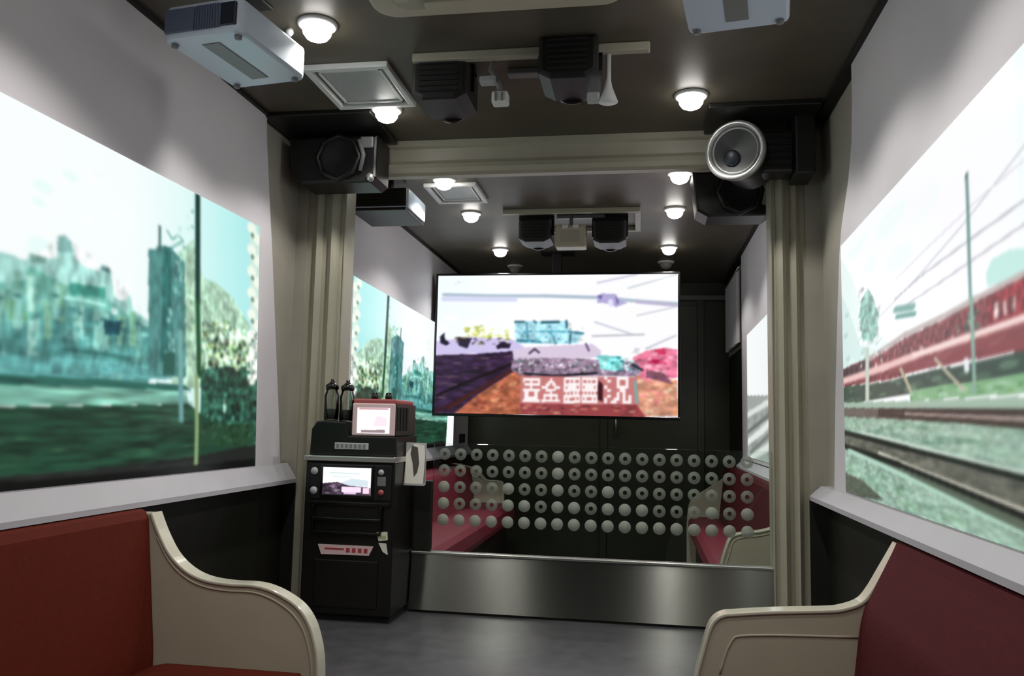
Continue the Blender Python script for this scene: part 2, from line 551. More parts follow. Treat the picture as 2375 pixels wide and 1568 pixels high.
# ------------------------------------------------------------------ what the lit pictures show (u along the wall, v up)
LEFT_PICTURE = [
    ('g',[(0.2964,(249,253,253)),(0.557,(247,253,253)),(0.7029,(226,250,248)),(0.8527,(190,242,240)),(0.9973,(168,232,232))]),
    ('n',[(255,253,254),(228,252,248)],14,3,[(0.2816,0.9056),(0.4947,0.9255),(0.5953,0.5636),(0.5066,0.6155),(0.2944,0.626)],0.031,0.0269),
    ('p',(158,208,200),[(0.0772,0.5284),(0.2956,0.5991),(0.3098,0.6017),(0.3398,0.5949),(0.3466,0.6171),(0.3786,0.6163),(0.395,0.6229),(0.3972,0.6719),(0.4093,0.6919),(0.4258,0.6785),(0.4337,0.6386),(0.4575,0.6204),(0.4862,0.6236),(0.4914,0.6437),(0.5118,0.641),(0.5253,0.5558),(0.551,0.5503),(0.5608,0.5805),(0.576,0.5303),(0.6149,0.5058),(0.6212,0.3165),(0.0914,0.2565)]),
    ('p',(120,165,160),[(0.3948,0.6684),(0.3982,0.6869),(0.4091,0.6955),(0.4239,0.6814),(0.4268,0.6542),(0.3976,0.642)]),
    ('p',(90,125,125),[(0.4896,0.6404),(0.5118,0.641),(0.5122,0.628),(0.4901,0.625)]),
    ('p',(110,150,140),[(0.3481,0.6178),(0.3744,0.617),(0.3751,0.6007),(0.3475,0.5968)]),
    ('p',(110,180,165),[(0.0807,0.4605),(0.299,0.5237),(0.342,0.5444),(0.3441,0.5851),(0.3558,0.5839),(0.3805,0.5698),(0.4237,0.5548),(0.498,0.5759),(0.505,0.5496),(0.5522,0.5169),(0.6098,0.4834),(0.6217,0.3025),(0.0918,0.248)]),
    ('n',[(160,215,203),(88,150,135),(150,205,195),(120,180,160)],70,5,[(0.2335,0.5163),(0.3408,0.5725),(0.3805,0.5698),(0.498,0.5759),(0.5,0.522),(0.2364,0.4557)],0.0085,0.0222),
    ('p',(100,162,115),[(0.083,0.418),(0.3007,0.486),(0.3424,0.5013),(0.3482,0.4382),(0.3037,0.4193),(0.0856,0.367)]),
    ('p',(172,222,205),[(0.3431,0.5562),(0.3537,0.56),(0.36,0.4676),(0.3486,0.4645)]),
    ('p',(66,145,130),[(0.4232,0.5669),(0.5029,0.5776),(0.5041,0.5467),(0.4245,0.5343)]),
    ('p',(78,142,138),[(0.3838,0.4907),(0.4905,0.5116),(0.5527,0.5035),(0.6156,0.4847),(0.6218,0.2997),(0.0916,0.2522),(0.0854,0.3713),(0.3468,0.4344)]),
    ('p',(84,146,138),[(0.2608,0.4746),(0.2764,0.4774),(0.2815,0.3669),(0.2659,0.3638)]),
    ('p',(56,112,110),[(0.2626,0.4626),(0.2743,0.4651),(0.2747,0.4577),(0.263,0.4543)]),
    ('p',(70,130,124),[(0.2717,0.4643),(0.2777,0.4639),(0.2825,0.3597),(0.2766,0.3586)]),
    ('p',(84,146,138),[(0.2841,0.4422),(0.295,0.4431),(0.2968,0.4024),(0.286,0.3999)]),
    ('p',(132,190,178),[(0.2931,0.5),(0.3071,0.5023),(0.311,0.4145),(0.2971,0.4111)]),
    ('p',(56,112,110),[(0.2951,0.4875),(0.3048,0.4895),(0.3051,0.4819),(0.2955,0.479)]),
    ('p',(84,146,138),[(0.3042,0.4543),(0.312,0.4543),(0.3159,0.3662),(0.3082,0.3647)]),
    ('p',(56,112,110),[(0.3062,0.4417),(0.3098,0.4416),(0.3101,0.434),(0.3066,0.4331)]),
    ('p',(132,190,178),[(0.3091,0.5195),(0.3156,0.5195),(0.3206,0.4068),(0.3142,0.4054)]),
    ('p',(56,112,110),[(0.3111,0.507),(0.3133,0.5066),(0.3136,0.4989),(0.3115,0.4982)]),
    ('p',(132,190,178),[(0.3209,0.5157),(0.3378,0.5191),(0.3423,0.4164),(0.3254,0.4124)]),
    ('p',(56,112,110),[(0.3229,0.503),(0.3354,0.5059),(0.3357,0.4981),(0.3233,0.4942)]),
    ('p',(110,172,160),[(0.3344,0.5293),(0.3449,0.5306),(0.3478,0.4642),(0.3373,0.4613)]),
    ('p',(160,212,200),[(0.3502,0.4444),(0.3672,0.4465),(0.372,0.3343),(0.355,0.3317)]),
    ('p',(132,190,178),[(0.3639,0.4514),(0.371,0.4509),(0.3733,0.3958),(0.3663,0.3943)]),
    ('p',(124,178,150),[(0.3778,0.4983),(0.3917,0.5001),(0.3958,0.4017),(0.382,0.3988)]),
    ('p',(132,190,178),[(0.3925,0.5396),(0.4077,0.5422),(0.4111,0.459),(0.3961,0.4551)]),
    ('p',(56,112,110),[(0.3948,0.526),(0.4048,0.5281),(0.4052,0.5198),(0.3952,0.5166)]),
    ('p',(124,178,150),[(0.4045,0.5568),(0.4165,0.5585),(0.4207,0.4554),(0.4088,0.4524)]),
    ('p',(96,158,148),[(0.4142,0.5298),(0.4221,0.5299),(0.4265,0.4191),(0.4188,0.4174)]),
    ('p',(56,112,110),[(0.4165,0.516),(0.4191,0.5156),(0.4195,0.5072),(0.4169,0.5064)]),
    ('p',(132,190,178),[(0.4354,0.4849),(0.4462,0.4854),(0.4494,0.4044),(0.4387,0.4022)]),
    ('p',(56,112,110),[(0.4377,0.4708),(0.4431,0.4709),(0.4435,0.4624),(0.4381,0.461)]),
    ('p',(160,212,200),[(0.4472,0.5067),(0.4564,0.5069),(0.4599,0.4165),(0.4508,0.4146)]),
    ('p',(56,112,110),[(0.4496,0.4925),(0.4532,0.4923),(0.4536,0.4836),(0.4499,0.4827)]),
    ('p',(70,130,124),[(0.466,0.4996),(0.4755,0.4997),(0.4801,0.3789),(0.4707,0.3773)]),
    ('p',(56,112,110),[(0.4684,0.4851),(0.4722,0.4848),(0.4726,0.4761),(0.4688,0.4751)]),
    ('p',(132,190,178),[(0.4789,0.5096),(0.5014,0.5133),(0.5061,0.3861),(0.4838,0.3821)]),
    ('p',(132,190,178),[(0.491,0.5001),(0.5138,0.5038),(0.5179,0.3948),(0.4951,0.3906)]),
    ('p',(56,112,110),[(0.4935,0.4853),(0.5103,0.4884),(0.5107,0.4794),(0.4939,0.4751)]),
    ('p',(70,130,124),[(0.5133,0.4631),(0.5297,0.4643),(0.5315,0.4145),(0.5152,0.4113)]),
    ('p',(124,178,150),[(0.5345,0.5041),(0.5547,0.5068),(0.558,0.4157),(0.5379,0.4118)]),
    ('p',(56,112,110),[(0.5372,0.4888),(0.5509,0.4909),(0.5513,0.4816),(0.5376,0.4782)]),
    ('p',(70,130,124),[(0.5463,0.4696),(0.5636,0.471),(0.5661,0.401),(0.5489,0.3978)]),
    ('p',(124,178,150),[(0.5639,0.5255),(0.5783,0.5268),(0.5821,0.419),(0.5677,0.4162)]),
    ('p',(110,172,160),[(0.58,0.5121),(0.5936,0.5129),(0.5986,0.368),(0.585,0.3659)]),
    ('p',(56,112,110),[(0.5828,0.4963),(0.5896,0.4966),(0.5899,0.487),(0.5832,0.4853)]),
    ('p',(100,166,162),[(0.4129,0.4149),(0.4398,0.4184),(0.4403,0.4062),(0.4135,0.4007)]),
    ('p',(120,182,176),[(0.4552,0.4192),(0.4823,0.4225),(0.4824,0.4187),(0.4554,0.4131)]),
    ('p',(64,124,122),[(0.4035,0.3748),(0.4291,0.3772),(0.4298,0.3603),(0.4043,0.356)]),
    ('p',(120,182,176),[(0.5874,0.4615),(0.6258,0.4672),(0.6261,0.4574),(0.5878,0.4491)]),
    ('p',(52,108,108),[(0.2898,0.3301),(0.2967,0.3291),(0.2973,0.3142),(0.2906,0.3132)]),
    ('p',(64,124,122),[(0.3258,0.3537),(0.354,0.3565),(0.3543,0.3486),(0.3263,0.3438)]),
    ('p',(64,124,122),[(0.326,0.3992),(0.3378,0.3996),(0.3382,0.3896),(0.3265,0.3871)]),
    ('p',(120,182,176),[(0.2999,0.349),(0.3195,0.3504),(0.3201,0.3373),(0.3006,0.334)]),
    ('p',(52,108,108),[(0.2922,0.367),(0.3081,0.3679),(0.3087,0.355),(0.2929,0.3521)]),
    ('p',(120,182,176),[(0.4349,0.4296),(0.4602,0.4328),(0.4607,0.4192),(0.4356,0.4138)]),
    ('p',(100,166,162),[(0.4212,0.3588),(0.4502,0.3613),(0.4506,0.3502),(0.4217,0.3457)]),
    ('p',(52,108,108),[(0.2859,0.3284),(0.3077,0.3298),(0.3079,0.3244),(0.2862,0.321)]),
    ('p',(100,166,162),[(0.2895,0.4136),(0.3165,0.418),(0.3169,0.4082),(0.29,0.4019)]),
    ('p',(100,166,162),[(0.423,0.4426),(0.4514,0.447),(0.4517,0.4371),(0.4235,0.4306)]),
    ('p',(64,124,122),[(0.3946,0.4097),(0.4276,0.4145),(0.4283,0.3976),(0.3954,0.391)]),
    ('p',(64,124,122),[(0.5441,0.3836),(0.558,0.3833),(0.5583,0.3753),(0.5445,0.373)]),
    ('l',(180,245,235),0.0051,0.0059,0.0072,0.0077,[(0.4163,0.522),(0.4612,0.5259),(0.5019,0.5252)]),
    ('n',[(95,160,155),(62,128,125),(110,170,165),(75,140,135)],90,7,[(0.2383,0.4153),(0.384,0.4861),(0.4907,0.5065),(0.6102,0.4694),(0.6149,0.3298),(0.244,0.2941)],0.0097,0.0202),
    ('p',(18,66,78),[(0.5036,0.4815),(0.5426,0.4861),(0.542,0.4432),(0.5051,0.4391)]),
    ('e',(215,245,245),(0.5268,0.5139),0.0082,0.0118),
    ('l',(48,105,100),0.0069,0.0087,0.0096,0.0108,[(0.4221,0.3783),(0.4858,0.3799),(0.5681,0.3755)]),
    ('l',(50,112,105),0.0061,0.0076,0.0085,0.0094,[(0.4321,0.3461),(0.5692,0.3432)]),
    ('p',(92,162,160),[(0.0885,0.3118),(0.3071,0.3438),(0.4494,0.3587),(0.5687,0.358),(0.7283,0.359),(0.7292,0.3287),(0.0909,0.2667)]),
    ('n',[(110,178,170),(70,140,140)],40,9,[(0.2421,0.3345),(0.4494,0.3587),(0.7282,0.3621),(0.7291,0.3318),(0.2442,0.2891)],0.0183,0.0071),
    ('p',(176,214,188),[(0.6763,0.7362),(0.7427,0.8329),(0.776,0.7046),(0.8226,0.7048),(0.8901,0.6685),(1.0041,0.5223),(1.008,0.3241),(0.6901,0.2948)]),
    ('v',0.22,0.0155,0.0371,50,[(0.6763,0.7362),(0.7429,0.8252),(0.776,0.7046),(0.8901,0.6685),(1.0041,0.5223),(1.008,0.3241),(0.6901,0.2948)]),
    ('n',[(185,220,185),(110,160,125),(205,240,215),(135,185,150)],120,11,[(0.6829,0.7388),(0.7429,0.8252),(0.7758,0.7125),(0.8901,0.6685),(1.0041,0.5223),(1.0069,0.3782),(0.7023,0.3257)],0.0119,0.0207),
    ('v',0.2,0.0101,0.0442,51,[(0.0772,0.5284),(0.3398,0.5949),(0.4093,0.6919),(0.5118,0.641),(0.6149,0.5058),(0.6208,0.3306),(0.0905,0.2735)]),
    ('v',0.12,0.0471,0.014,52,[(0.0834,0.4095),(0.6156,0.4847),(0.6212,0.3165),(0.0914,0.2565)]),
    ('p',(76,132,128),[(0.607,0.7396),(0.6274,0.7482),(0.6319,0.7617),(0.6685,0.7731),(0.689,0.7563),(0.714,0.7437),(0.7317,0.3366),(0.6209,0.3278)]),
    ('p',(46,108,104),[(0.6493,0.7692),(0.6725,0.7733),(0.677,0.588),(0.674,0.3957),(0.6519,0.3777)]),
    ('n',[(130,185,175),(60,118,112),(100,160,155),(150,200,190)],60,13,[(0.6698,0.7336),(0.7143,0.7361),(0.7306,0.3746),(0.6623,0.3647)],0.0091,0.0176),
    ('v',0.16,0.011,0.0364,53,[(0.6066,0.7508),(0.7166,0.7523),(0.7317,0.3366),(0.6209,0.3278)]),
    ('l',(60,95,95),0.0062,0.0062,0.0072,0.0072,[(0.6359,0.8287),(0.6385,0.75)]),
    ('l',(90,160,150),0.0038,0.0039,0.0044,0.0044,[(0.6577,0.8244),(0.6742,0.8023),(0.6936,0.8261),(0.7079,0.8097),(0.6815,0.7831),(0.6689,0.7628)]),
    ('n',[(120,180,165),(190,235,225)],26,17,[(0.68,0.8274),(0.7393,0.9483),(0.7476,0.7647),(0.7034,0.7319)],0.0106,0.0133),
    ('p',(40,92,80),[(0.6609,0.4081),(0.6927,0.4211),(0.6952,0.3398),(0.6607,0.3355)]),
    ('l',(118,170,165),0.0121,0.0121,0.0135,0.0135,[(0.708,0.4916),(0.7156,0.3272)]),
    ('n',[(158,196,140),(238,252,210),(205,228,165),(78,120,75),(120,160,100)],150,19,[(0.7774,0.5468),(0.8585,0.5755),(1.0038,0.5403),(1.0128,0.3789),(0.7824,0.3663)],0.0119,0.0173),
    ('n',[(25,55,32),(35,70,40)],34,21,[(0.8119,0.5151),(1.0034,0.5583),(1.0073,0.3601),(0.8008,0.3528)],0.0093,0.016),
    ('p',(40,84,68),[(0.7794,0.369),(0.863,0.3936),(1.0067,0.3926),(1.0029,-0.0087),(0.7887,0.0286)]),
    ('n',[(60,110,95),(22,52,38),(48,92,80),(28,62,40),(75,130,112)],120,23,[(0.7791,0.3815),(1.0062,0.4142),(1.002,0.0362),(0.7881,0.0521)],0.0147,0.0219),
    ('n',[(238,252,215),(190,220,160)],18,27,[(0.8279,0.5024),(1.0041,0.5223),(1.0069,0.3782),(0.8309,0.389)],0.0142,0.0146),
    ('l',(150,190,170),0.0099,0.0098,0.0099,0.0099,[(0.8679,0.2613),(0.8689,0.2199)]),
    ('l',(150,175,140),0.0082,0.0082,0.0083,0.0083,[(0.8742,0.137),(0.8736,0.0955)]),
    ('p',(206,232,220),[(0.9556,0.9895),(0.9864,1.0042),(1.0018,0.9387),(1.0132,0.3608),(0.9692,0.3558)]),
    ('e',(240,250,236),(0.9636,0.9755),0.0191,0.0229),
    ('e',(240,250,236),(0.9897,0.9425),0.0197,0.0233),
    ('e',(240,250,236),(0.9655,0.8872),0.0191,0.023),
    ('e',(240,250,236),(0.9916,0.8529),0.0196,0.0233),
    ('e',(240,250,236),(0.9674,0.7989),0.019,0.023),
    ('e',(240,250,236),(0.9934,0.7633),0.0196,0.0233),
    ('e',(240,250,236),(0.9693,0.7105),0.019,0.023),
    ('e',(240,250,236),(0.9952,0.6736),0.0195,0.0233),
    ('e',(240,250,236),(0.9711,0.6221),0.0189,0.023),
    ('e',(240,250,236),(0.997,0.5839),0.0195,0.0233),
    ('e',(240,250,236),(0.973,0.5337),0.0189,0.023),
    ('e',(240,250,236),(0.9988,0.4942),0.0195,0.0233),
    ('e',(240,250,236),(0.9748,0.4452),0.0189,0.023),
    ('e',(240,250,236),(1.0006,0.4044),0.0194,0.0234),
    ('e',(240,250,236),(0.9767,0.3567),0.0188,0.023),
    ('e',(112,146,128),(0.968,0.949),0.0077,0.0106),
    ('e',(112,146,128),(0.9699,0.8605),0.0077,0.0106),
    ('e',(112,146,128),(0.9718,0.7737),0.0076,0.0106),
    ('e',(112,146,128),(0.9736,0.6852),0.0076,0.0106),
    ('e',(112,146,128),(0.9755,0.5966),0.0076,0.0106),
    ('e',(112,146,128),(0.9771,0.5168),0.0076,0.0106),
    ('v',0.45,0.0174,0.0217,54,[(0.7802,0.5554),(1.0034,0.5583),(1.0136,0.0353),(0.791,0.0519)]),
    ('p',(42,100,88),[(0.0908,0.2684),(0.3093,0.2942),(0.4984,0.3026),(0.7298,0.3075),(0.7512,0.2912),(0.0923,0.2395)]),
    ('n',[(150,205,190),(120,180,165)],12,31,[(0.4976,0.3256),(0.7291,0.3318),(0.7296,0.3166),(0.4982,0.3077)],0.0155,0.0076),
    ('p',(118,176,158),[(0.0918,0.248),(0.3104,0.2683),(0.519,0.2816),(0.7332,0.2866),(0.7428,0.2415),(0.0942,0.202)]),
    ('n',[(105,165,155),(135,190,165)],30,33,[(0.2456,0.2588),(0.7305,0.2833),(0.7316,0.2469),(0.2475,0.2173)],0.0244,0.0051),
    ('p',(30,66,48),[(0.0941,0.2037),(0.3129,0.2123),(0.7456,0.2416),(0.7838,0.2091),(0.9937,0.0725),(0.9956,-0.0258),(0.3223,-0.0047),(0.1045,0.0012)]),
    ('n',[(48,82,56),(22,48,40),(40,70,62),(58,88,62),(28,44,36)],90,35,[(0.2482,0.2032),(0.7459,0.2309),(0.7793,0.0528),(0.2547,0.0616)],0.0305,0.0051),
    ('p',(30,33,32),[(0.1023,0.0437),(0.3206,0.0352),(0.48,0.0378),(0.7792,0.0559),(0.9972,0.0902),(0.9994,-0.0262),(0.3223,-0.0047),(0.1049,-0.0074)]),
    ('n',[(45,50,46),(34,40,34)],20,37,[(0.3205,0.0385),(0.7793,0.0528),(0.78,0.0294),(0.3212,0.0223)],0.0278,0.0054),
    ('p',(38,72,50),[(0.7849,0.1699),(0.9918,0.1707),(0.9898,0.0816),(0.787,0.0914)]),
    ('n',[(25,50,28),(55,95,70),(30,66,36)],40,39,[(0.7847,0.1777),(0.9916,0.1796),(0.9898,0.0816),(0.787,0.0914)],0.0147,0.0157),
    ('v',0.35,0.0869,0.0109,55,[(0.091,0.265),(0.3094,0.2921),(0.7512,0.2927),(0.7798,0.0372),(0.3212,0.0223),(0.1032,0.0267)]),
    ('l',(4,44,36),0.0147,0.0146,0.0155,0.0155,[(0.7512,0.9939),(0.7622,0.6134)]),
    ('l',(18,72,36),0.0131,0.0132,0.014,0.0141,[(0.7622,0.6134),(0.7742,0.3464)]),
    ('l',(138,165,115),0.0116,0.0115,0.0124,0.0124,[(0.7654,0.3453),(0.7724,0.1465),(0.7729,0.0254)]),
    ('l',(108,158,160),0.0135,0.0135,0.015,0.015,[(0.7143,0.3271),(0.7212,0.1846)]),
    ('p',(6,6,6),[(0.1034,0.0224),(0.3212,0.0223),(0.5286,0.0184),(0.9984,0.0293),(0.9956,-0.0258),(0.3223,-0.0047),(0.1049,-0.0074)]),
]
RIGHT_PICTURE = [
    ('g',[(1.0073,(243,252,252)),(0.7027,(250,253,254)),(0.2509,(250,252,255))]),
    ('n',[(240,253,250),(252,250,255)],16,3,[(1,0.9477),(0.2293,0.9313),(0.2451,0.6096),(0.6228,0.5452)],0.1367,0.0796),
    ('p',(232,246,244),[(1,0.9477),(0.9217,0.8382),(0.829,0.6074),(0.6868,0.5094),(0.7118,0.446),(1.0197,0.4703)]),
    ('p',(214,236,232),[(1.0058,0.8062),(0.9492,0.7133),(0.8733,0.5568),(0.7562,0.5051),(0.7584,0.4548),(1.0197,0.4703)]),
    ('n',[(225,245,242),(180,210,205)],20,4,[(1.0073,0.7708),(0.7316,0.5206),(0.7341,0.4644),(1.0189,0.488)],0.0411,0.0248),
    ('p',(150,192,180),[(0.8637,0.7142),(0.8176,0.7461),(0.7878,0.7001),(0.7557,0.6288),(0.7683,0.5667),(0.7995,0.5499),(0.8585,0.5688),(0.8778,0.6548)]),
    ('v',0.25,0.0212,0.0171,62,[(0.8782,0.7851),(0.7364,0.68),(0.7433,0.5236),(0.8877,0.5606)]),
    ('n',[(120,168,155),(175,212,200)],22,5,[(0.8577,0.7199),(0.7734,0.6795),(0.7735,0.5608),(0.8581,0.5767)],0.0197,0.0189),
    ('p',(196,234,226),[(0.3406,0.58),(0.322,0.6103),(0.2843,0.6111),(0.2457,0.5969),(0.1741,0.5741),(0.1772,0.5128),(0.2486,0.5376),(0.336,0.5541)]),
    ('l',(205,205,212),0.0075,0.0022,0.0044,0.0023,[(0.7762,0.6135),(0.5603,0.674),(0.3862,0.7333),(0.2359,0.7975),(0.1615,0.8271)]),
    ('l',(178,178,186),0.0074,0.0026,0.0047,0.0027,[(0.6697,0.6487),(0.5393,0.6709),(0.3783,0.6826),(0.2412,0.69),(0.168,0.6968)]),
    ('l',(185,185,192),0.0072,0.0027,0.0046,0.0027,[(0.6503,0.6093),(0.4794,0.6219),(0.2434,0.6434),(0.1703,0.6508)]),
    ('l',(225,222,230),0.0063,0.0027,0.004,0.0025,[(0.6671,0.7076),(0.5226,0.7351),(0.362,0.7599),(0.2372,0.7704)]),
    ('l',(120,155,150),0.0088,0.0087,0.0071,0.007,[(0.3824,0.8405),(0.3822,0.7621),(0.3847,0.5476)]),
    ('e',(110,130,130),(0.3825,0.8374),0.0051,0.0081),
    ('l',(120,165,158),0.0293,0.0259,0.0186,0.0174,[(0.6648,0.6143),(0.5915,0.5964)]),
    ('l',(100,150,142),0.0187,0.0164,0.0119,0.0111,[(0.6616,0.5903),(0.5832,0.5735)]),
    ('p',(128,68,70),[(1.0188,0.4915),(0.7325,0.4995),(0.624,0.5171),(0.484,0.5218),(0.3728,0.5333),(0.2484,0.5419),(0.1756,0.5435),(0.1833,0.3902),(0.2556,0.3963),(0.4894,0.4072),(0.7367,0.4053),(1.0217,0.4208)]),
    ('p',(85,62,68),[(1.0188,0.4915),(0.8071,0.4943),(0.8099,0.4314),(1.0208,0.442)]),
    ('p',(146,58,64),[(0.3372,0.5304),(0.2488,0.5351),(0.176,0.5358),(0.1798,0.4592),(0.2525,0.4589),(0.3403,0.4643)]),
    ('l',(190,178,175),0.0311,0.0091,0.018,0.0092,[(0.8071,0.4943),(0.6237,0.5248),(0.4837,0.5296),(0.3725,0.5392),(0.2482,0.5469),(0.1753,0.5511)]),
    ('n',[(205,180,178),(120,66,68),(150,90,90),(80,55,58)],44,7,[(0.8908,0.4884),(0.6251,0.4941),(0.4267,0.4991),(0.4287,0.4573),(0.6271,0.4494),(0.8925,0.4483)],0.0146,0.016),
    ('n',[(110,140,125),(165,190,170),(60,90,80)],20,8,[(0.4331,0.5117),(0.3639,0.5153),(0.3614,0.4653),(0.4348,0.4748)],0.011,0.0105),
    ('l',(215,200,198),0.0097,0.0097,0.0083,0.0083,[(0.3158,0.5087),(0.3172,0.4812)]),
    ('l',(200,180,180),0.0072,0.0071,0.0063,0.0063,[(0.2946,0.5061),(0.2948,0.4807)]),
    ('l',(110,60,62),0.0084,0.0084,0.0073,0.0072,[(0.3052,0.5051),(0.3055,0.4776)]),
    ('l',(85,60,58),0.0059,0.006,0.0053,0.0053,[(0.2812,0.5086),(0.2826,0.4804)]),
    ('l',(180,150,150),0.0068,0.0068,0.0061,0.0061,[(0.2723,0.5073),(0.2734,0.4829)]),
    ('v',0.25,0.0069,0.0123,61,[(1.0188,0.4915),(0.624,0.5171),(0.2484,0.5419),(0.1756,0.5435),(0.1863,0.3289),(0.4623,0.3458),(1.0246,0.3501)]),
    ('p',(62,82,72),[(1.0217,0.4208),(0.7369,0.3996),(0.4598,0.3975),(0.2557,0.3938),(0.1833,0.3902),(0.1863,0.3289),(0.2586,0.3346),(0.4623,0.3458),(1.0246,0.3501)]),
    ('n',[(85,110,92),(45,62,56),(105,135,112),(70,90,80)],40,9,[(0.988,0.4127),(0.4602,0.3889),(0.2561,0.3853),(0.2582,0.343),(0.462,0.3512),(0.9902,0.3576)],0.0397,0.0155),
    ('p',(138,72,74),[(0.7353,0.4362),(0.4578,0.4406),(0.253,0.4488),(0.1803,0.45),(0.1832,0.3917),(0.2555,0.398),(0.4176,0.4046),(0.6289,0.4099)]),
    ('n',[(150,90,90),(120,66,68)],16,10,[(0.7354,0.4334),(0.2534,0.4403),(0.2551,0.4065),(0.6286,0.415)],0.0325,0.0098),
    ('l',(236,196,192),0.0483,0.0107,0.0247,0.0107,[(1.0208,0.442),(0.7348,0.4475),(0.5886,0.4541),(0.4019,0.4569),(0.2525,0.4598),(0.1797,0.4622)]),
    ('l',(245,222,218),0.0146,0.0061,0.0098,0.0061,[(0.5885,0.4565),(0.4018,0.4589),(0.2524,0.4615),(0.1796,0.4638)]),
    ('p',(132,178,135),[(0.6118,0.3578),(0.394,0.3527),(0.2578,0.3506),(0.1854,0.3481),(0.1877,0.3021),(0.2597,0.3117),(0.6132,0.3265)]),
    ('n',[(155,198,160),(95,145,95),(120,165,110),(175,210,180)],40,11,[(0.612,0.354),(0.258,0.3472),(0.2595,0.3151),(0.613,0.3315)],0.0266,0.0088),
    ('l',(232,236,240),0.0142,0.0141,0.0112,0.0111,[(0.4044,0.4041),(0.4029,0.3814)]),
    ('l',(182,176,150),0.0122,0.0113,0.0078,0.0075,[(0.6522,0.4282),(0.6297,0.392),(0.6082,0.3536)]),
    ('l',(190,182,160),0.0095,0.0079,0.0068,0.0061,[(0.5072,0.4288),(0.4606,0.3803),(0.4129,0.3348)]),
    ('l',(135,170,155),0.0099,0.0098,0.008,0.0079,[(0.3822,0.5467),(0.3824,0.4359),(0.3827,0.3264)]),
    ('l',(196,206,192),0.0214,0.0215,0.0122,0.0122,[(0.8296,0.5301),(0.838,0.3345)]),
    ('p',(160,186,168),[(1.0243,0.3572),(0.6325,0.3282),(0.26,0.3049),(0.1878,0.2998),(0.1892,0.2715),(0.2613,0.2796),(1.0251,0.3378)]),
    ('p',(150,178,162),[(1.0251,0.3378),(0.2613,0.2796),(0.1892,0.2715),(0.2068,-0.0846),(0.2765,-0.0333),(1.0406,-0.0419)]),
    ('n',[(160,188,168),(120,155,135),(150,182,160),(172,196,180)],120,13,[(1.0265,0.3024),(0.2629,0.2457),(0.2671,0.1612),(1.0291,0.2406)],0.09,0.0141),
    ('p',(104,98,92),[(1.0252,0.336),(0.2614,0.2779),(0.1892,0.2707),(0.1909,0.237),(0.263,0.244),(0.4961,0.2627),(1.0266,0.3007)]),
    ('l',(58,52,48),0.0218,0.007,0.0129,0.0069,[(0.7648,0.3083),(0.2615,0.2745),(0.1893,0.2692)]),
    ('l',(62,56,50),0.0242,0.0078,0.0144,0.0077,[(0.7654,0.294),(0.4958,0.2694),(0.2628,0.2474),(0.1907,0.2401)]),
    ('l',(165,146,140),0.0118,0.0047,0.0077,0.0046,[(0.6343,0.2899),(0.2622,0.261),(0.19,0.2554)]),
    ('p',(102,104,94),[(1.0293,0.2353),(0.6386,0.1942),(0.2678,0.1459),(0.1958,0.1374),(0.1998,0.057),(0.2716,0.0681),(0.6414,0.1304),(1.0315,0.1805)]),
    ('n',[(130,128,118),(82,86,78),(115,110,102)],70,15,[(0.9956,0.2267),(0.6388,0.1878),(0.2681,0.14),(0.271,0.0808),(0.641,0.1393),(0.9972,0.1888)],0.0399,0.0138),
    ('v',0.12,0.019,0.0069,60,[(1.0251,0.3378),(0.2613,0.2796),(0.1892,0.2715),(0.2061,-0.0693),(0.2765,-0.0333),(1.0406,-0.0419)]),
    ('l',(206,222,210),0.0225,0.0062,0.0125,0.0061,[(0.8728,0.232),(0.6383,0.2005),(0.2675,0.1527),(0.1955,0.1436)]),
    ('l',(28,34,30),0.0347,0.0078,0.0177,0.0077,[(1.0291,0.2388),(0.6388,0.1878),(0.2679,0.1442),(0.196,0.1344)]),
    ('p',(92,104,90),[(0.9343,0.1663),(0.6417,0.124),(0.2718,0.0639),(0.2,0.0532),(0.2019,0.0149),(0.2737,0.0259),(0.4748,0.0766),(0.7492,0.1198)]),
    ('l',(216,212,198),0.0218,0.0071,0.0129,0.0069,[(0.771,0.1648),(0.641,0.1393),(0.271,0.08),(0.1993,0.0685)]),
    ('l',(26,30,26),0.0382,0.0086,0.0194,0.0084,[(1.0314,0.1841),(0.6818,0.1383),(0.2715,0.0698),(0.1998,0.0578)]),
    ('n',[(158,196,174),(124,160,138),(146,184,156),(172,204,186)],110,17,[(0.9993,0.1371),(0.5535,0.0633),(0.2741,0.0174),(0.2757,-0.0164),(0.5573,-0.0185),(1.0036,0.0338)],0.0599,0.0172),
    ('p',(88,96,84),[(1.0356,0.0817),(0.8801,0.0598),(0.7538,0.0144),(1.0399,-0.0243)]),
    ('v',0.13,0.0189,0.0076,63,[(1.032,0.17),(0.5524,0.0866),(0.2733,0.0343),(0.277,-0.0418),(1.0406,-0.0419)]),
    ('l',(178,215,196),0.0287,0.0085,0.0151,0.0076,[(0.9656,0.1647),(0.6426,0.1049),(0.4079,0.0581),(0.2733,0.0343)]),
]
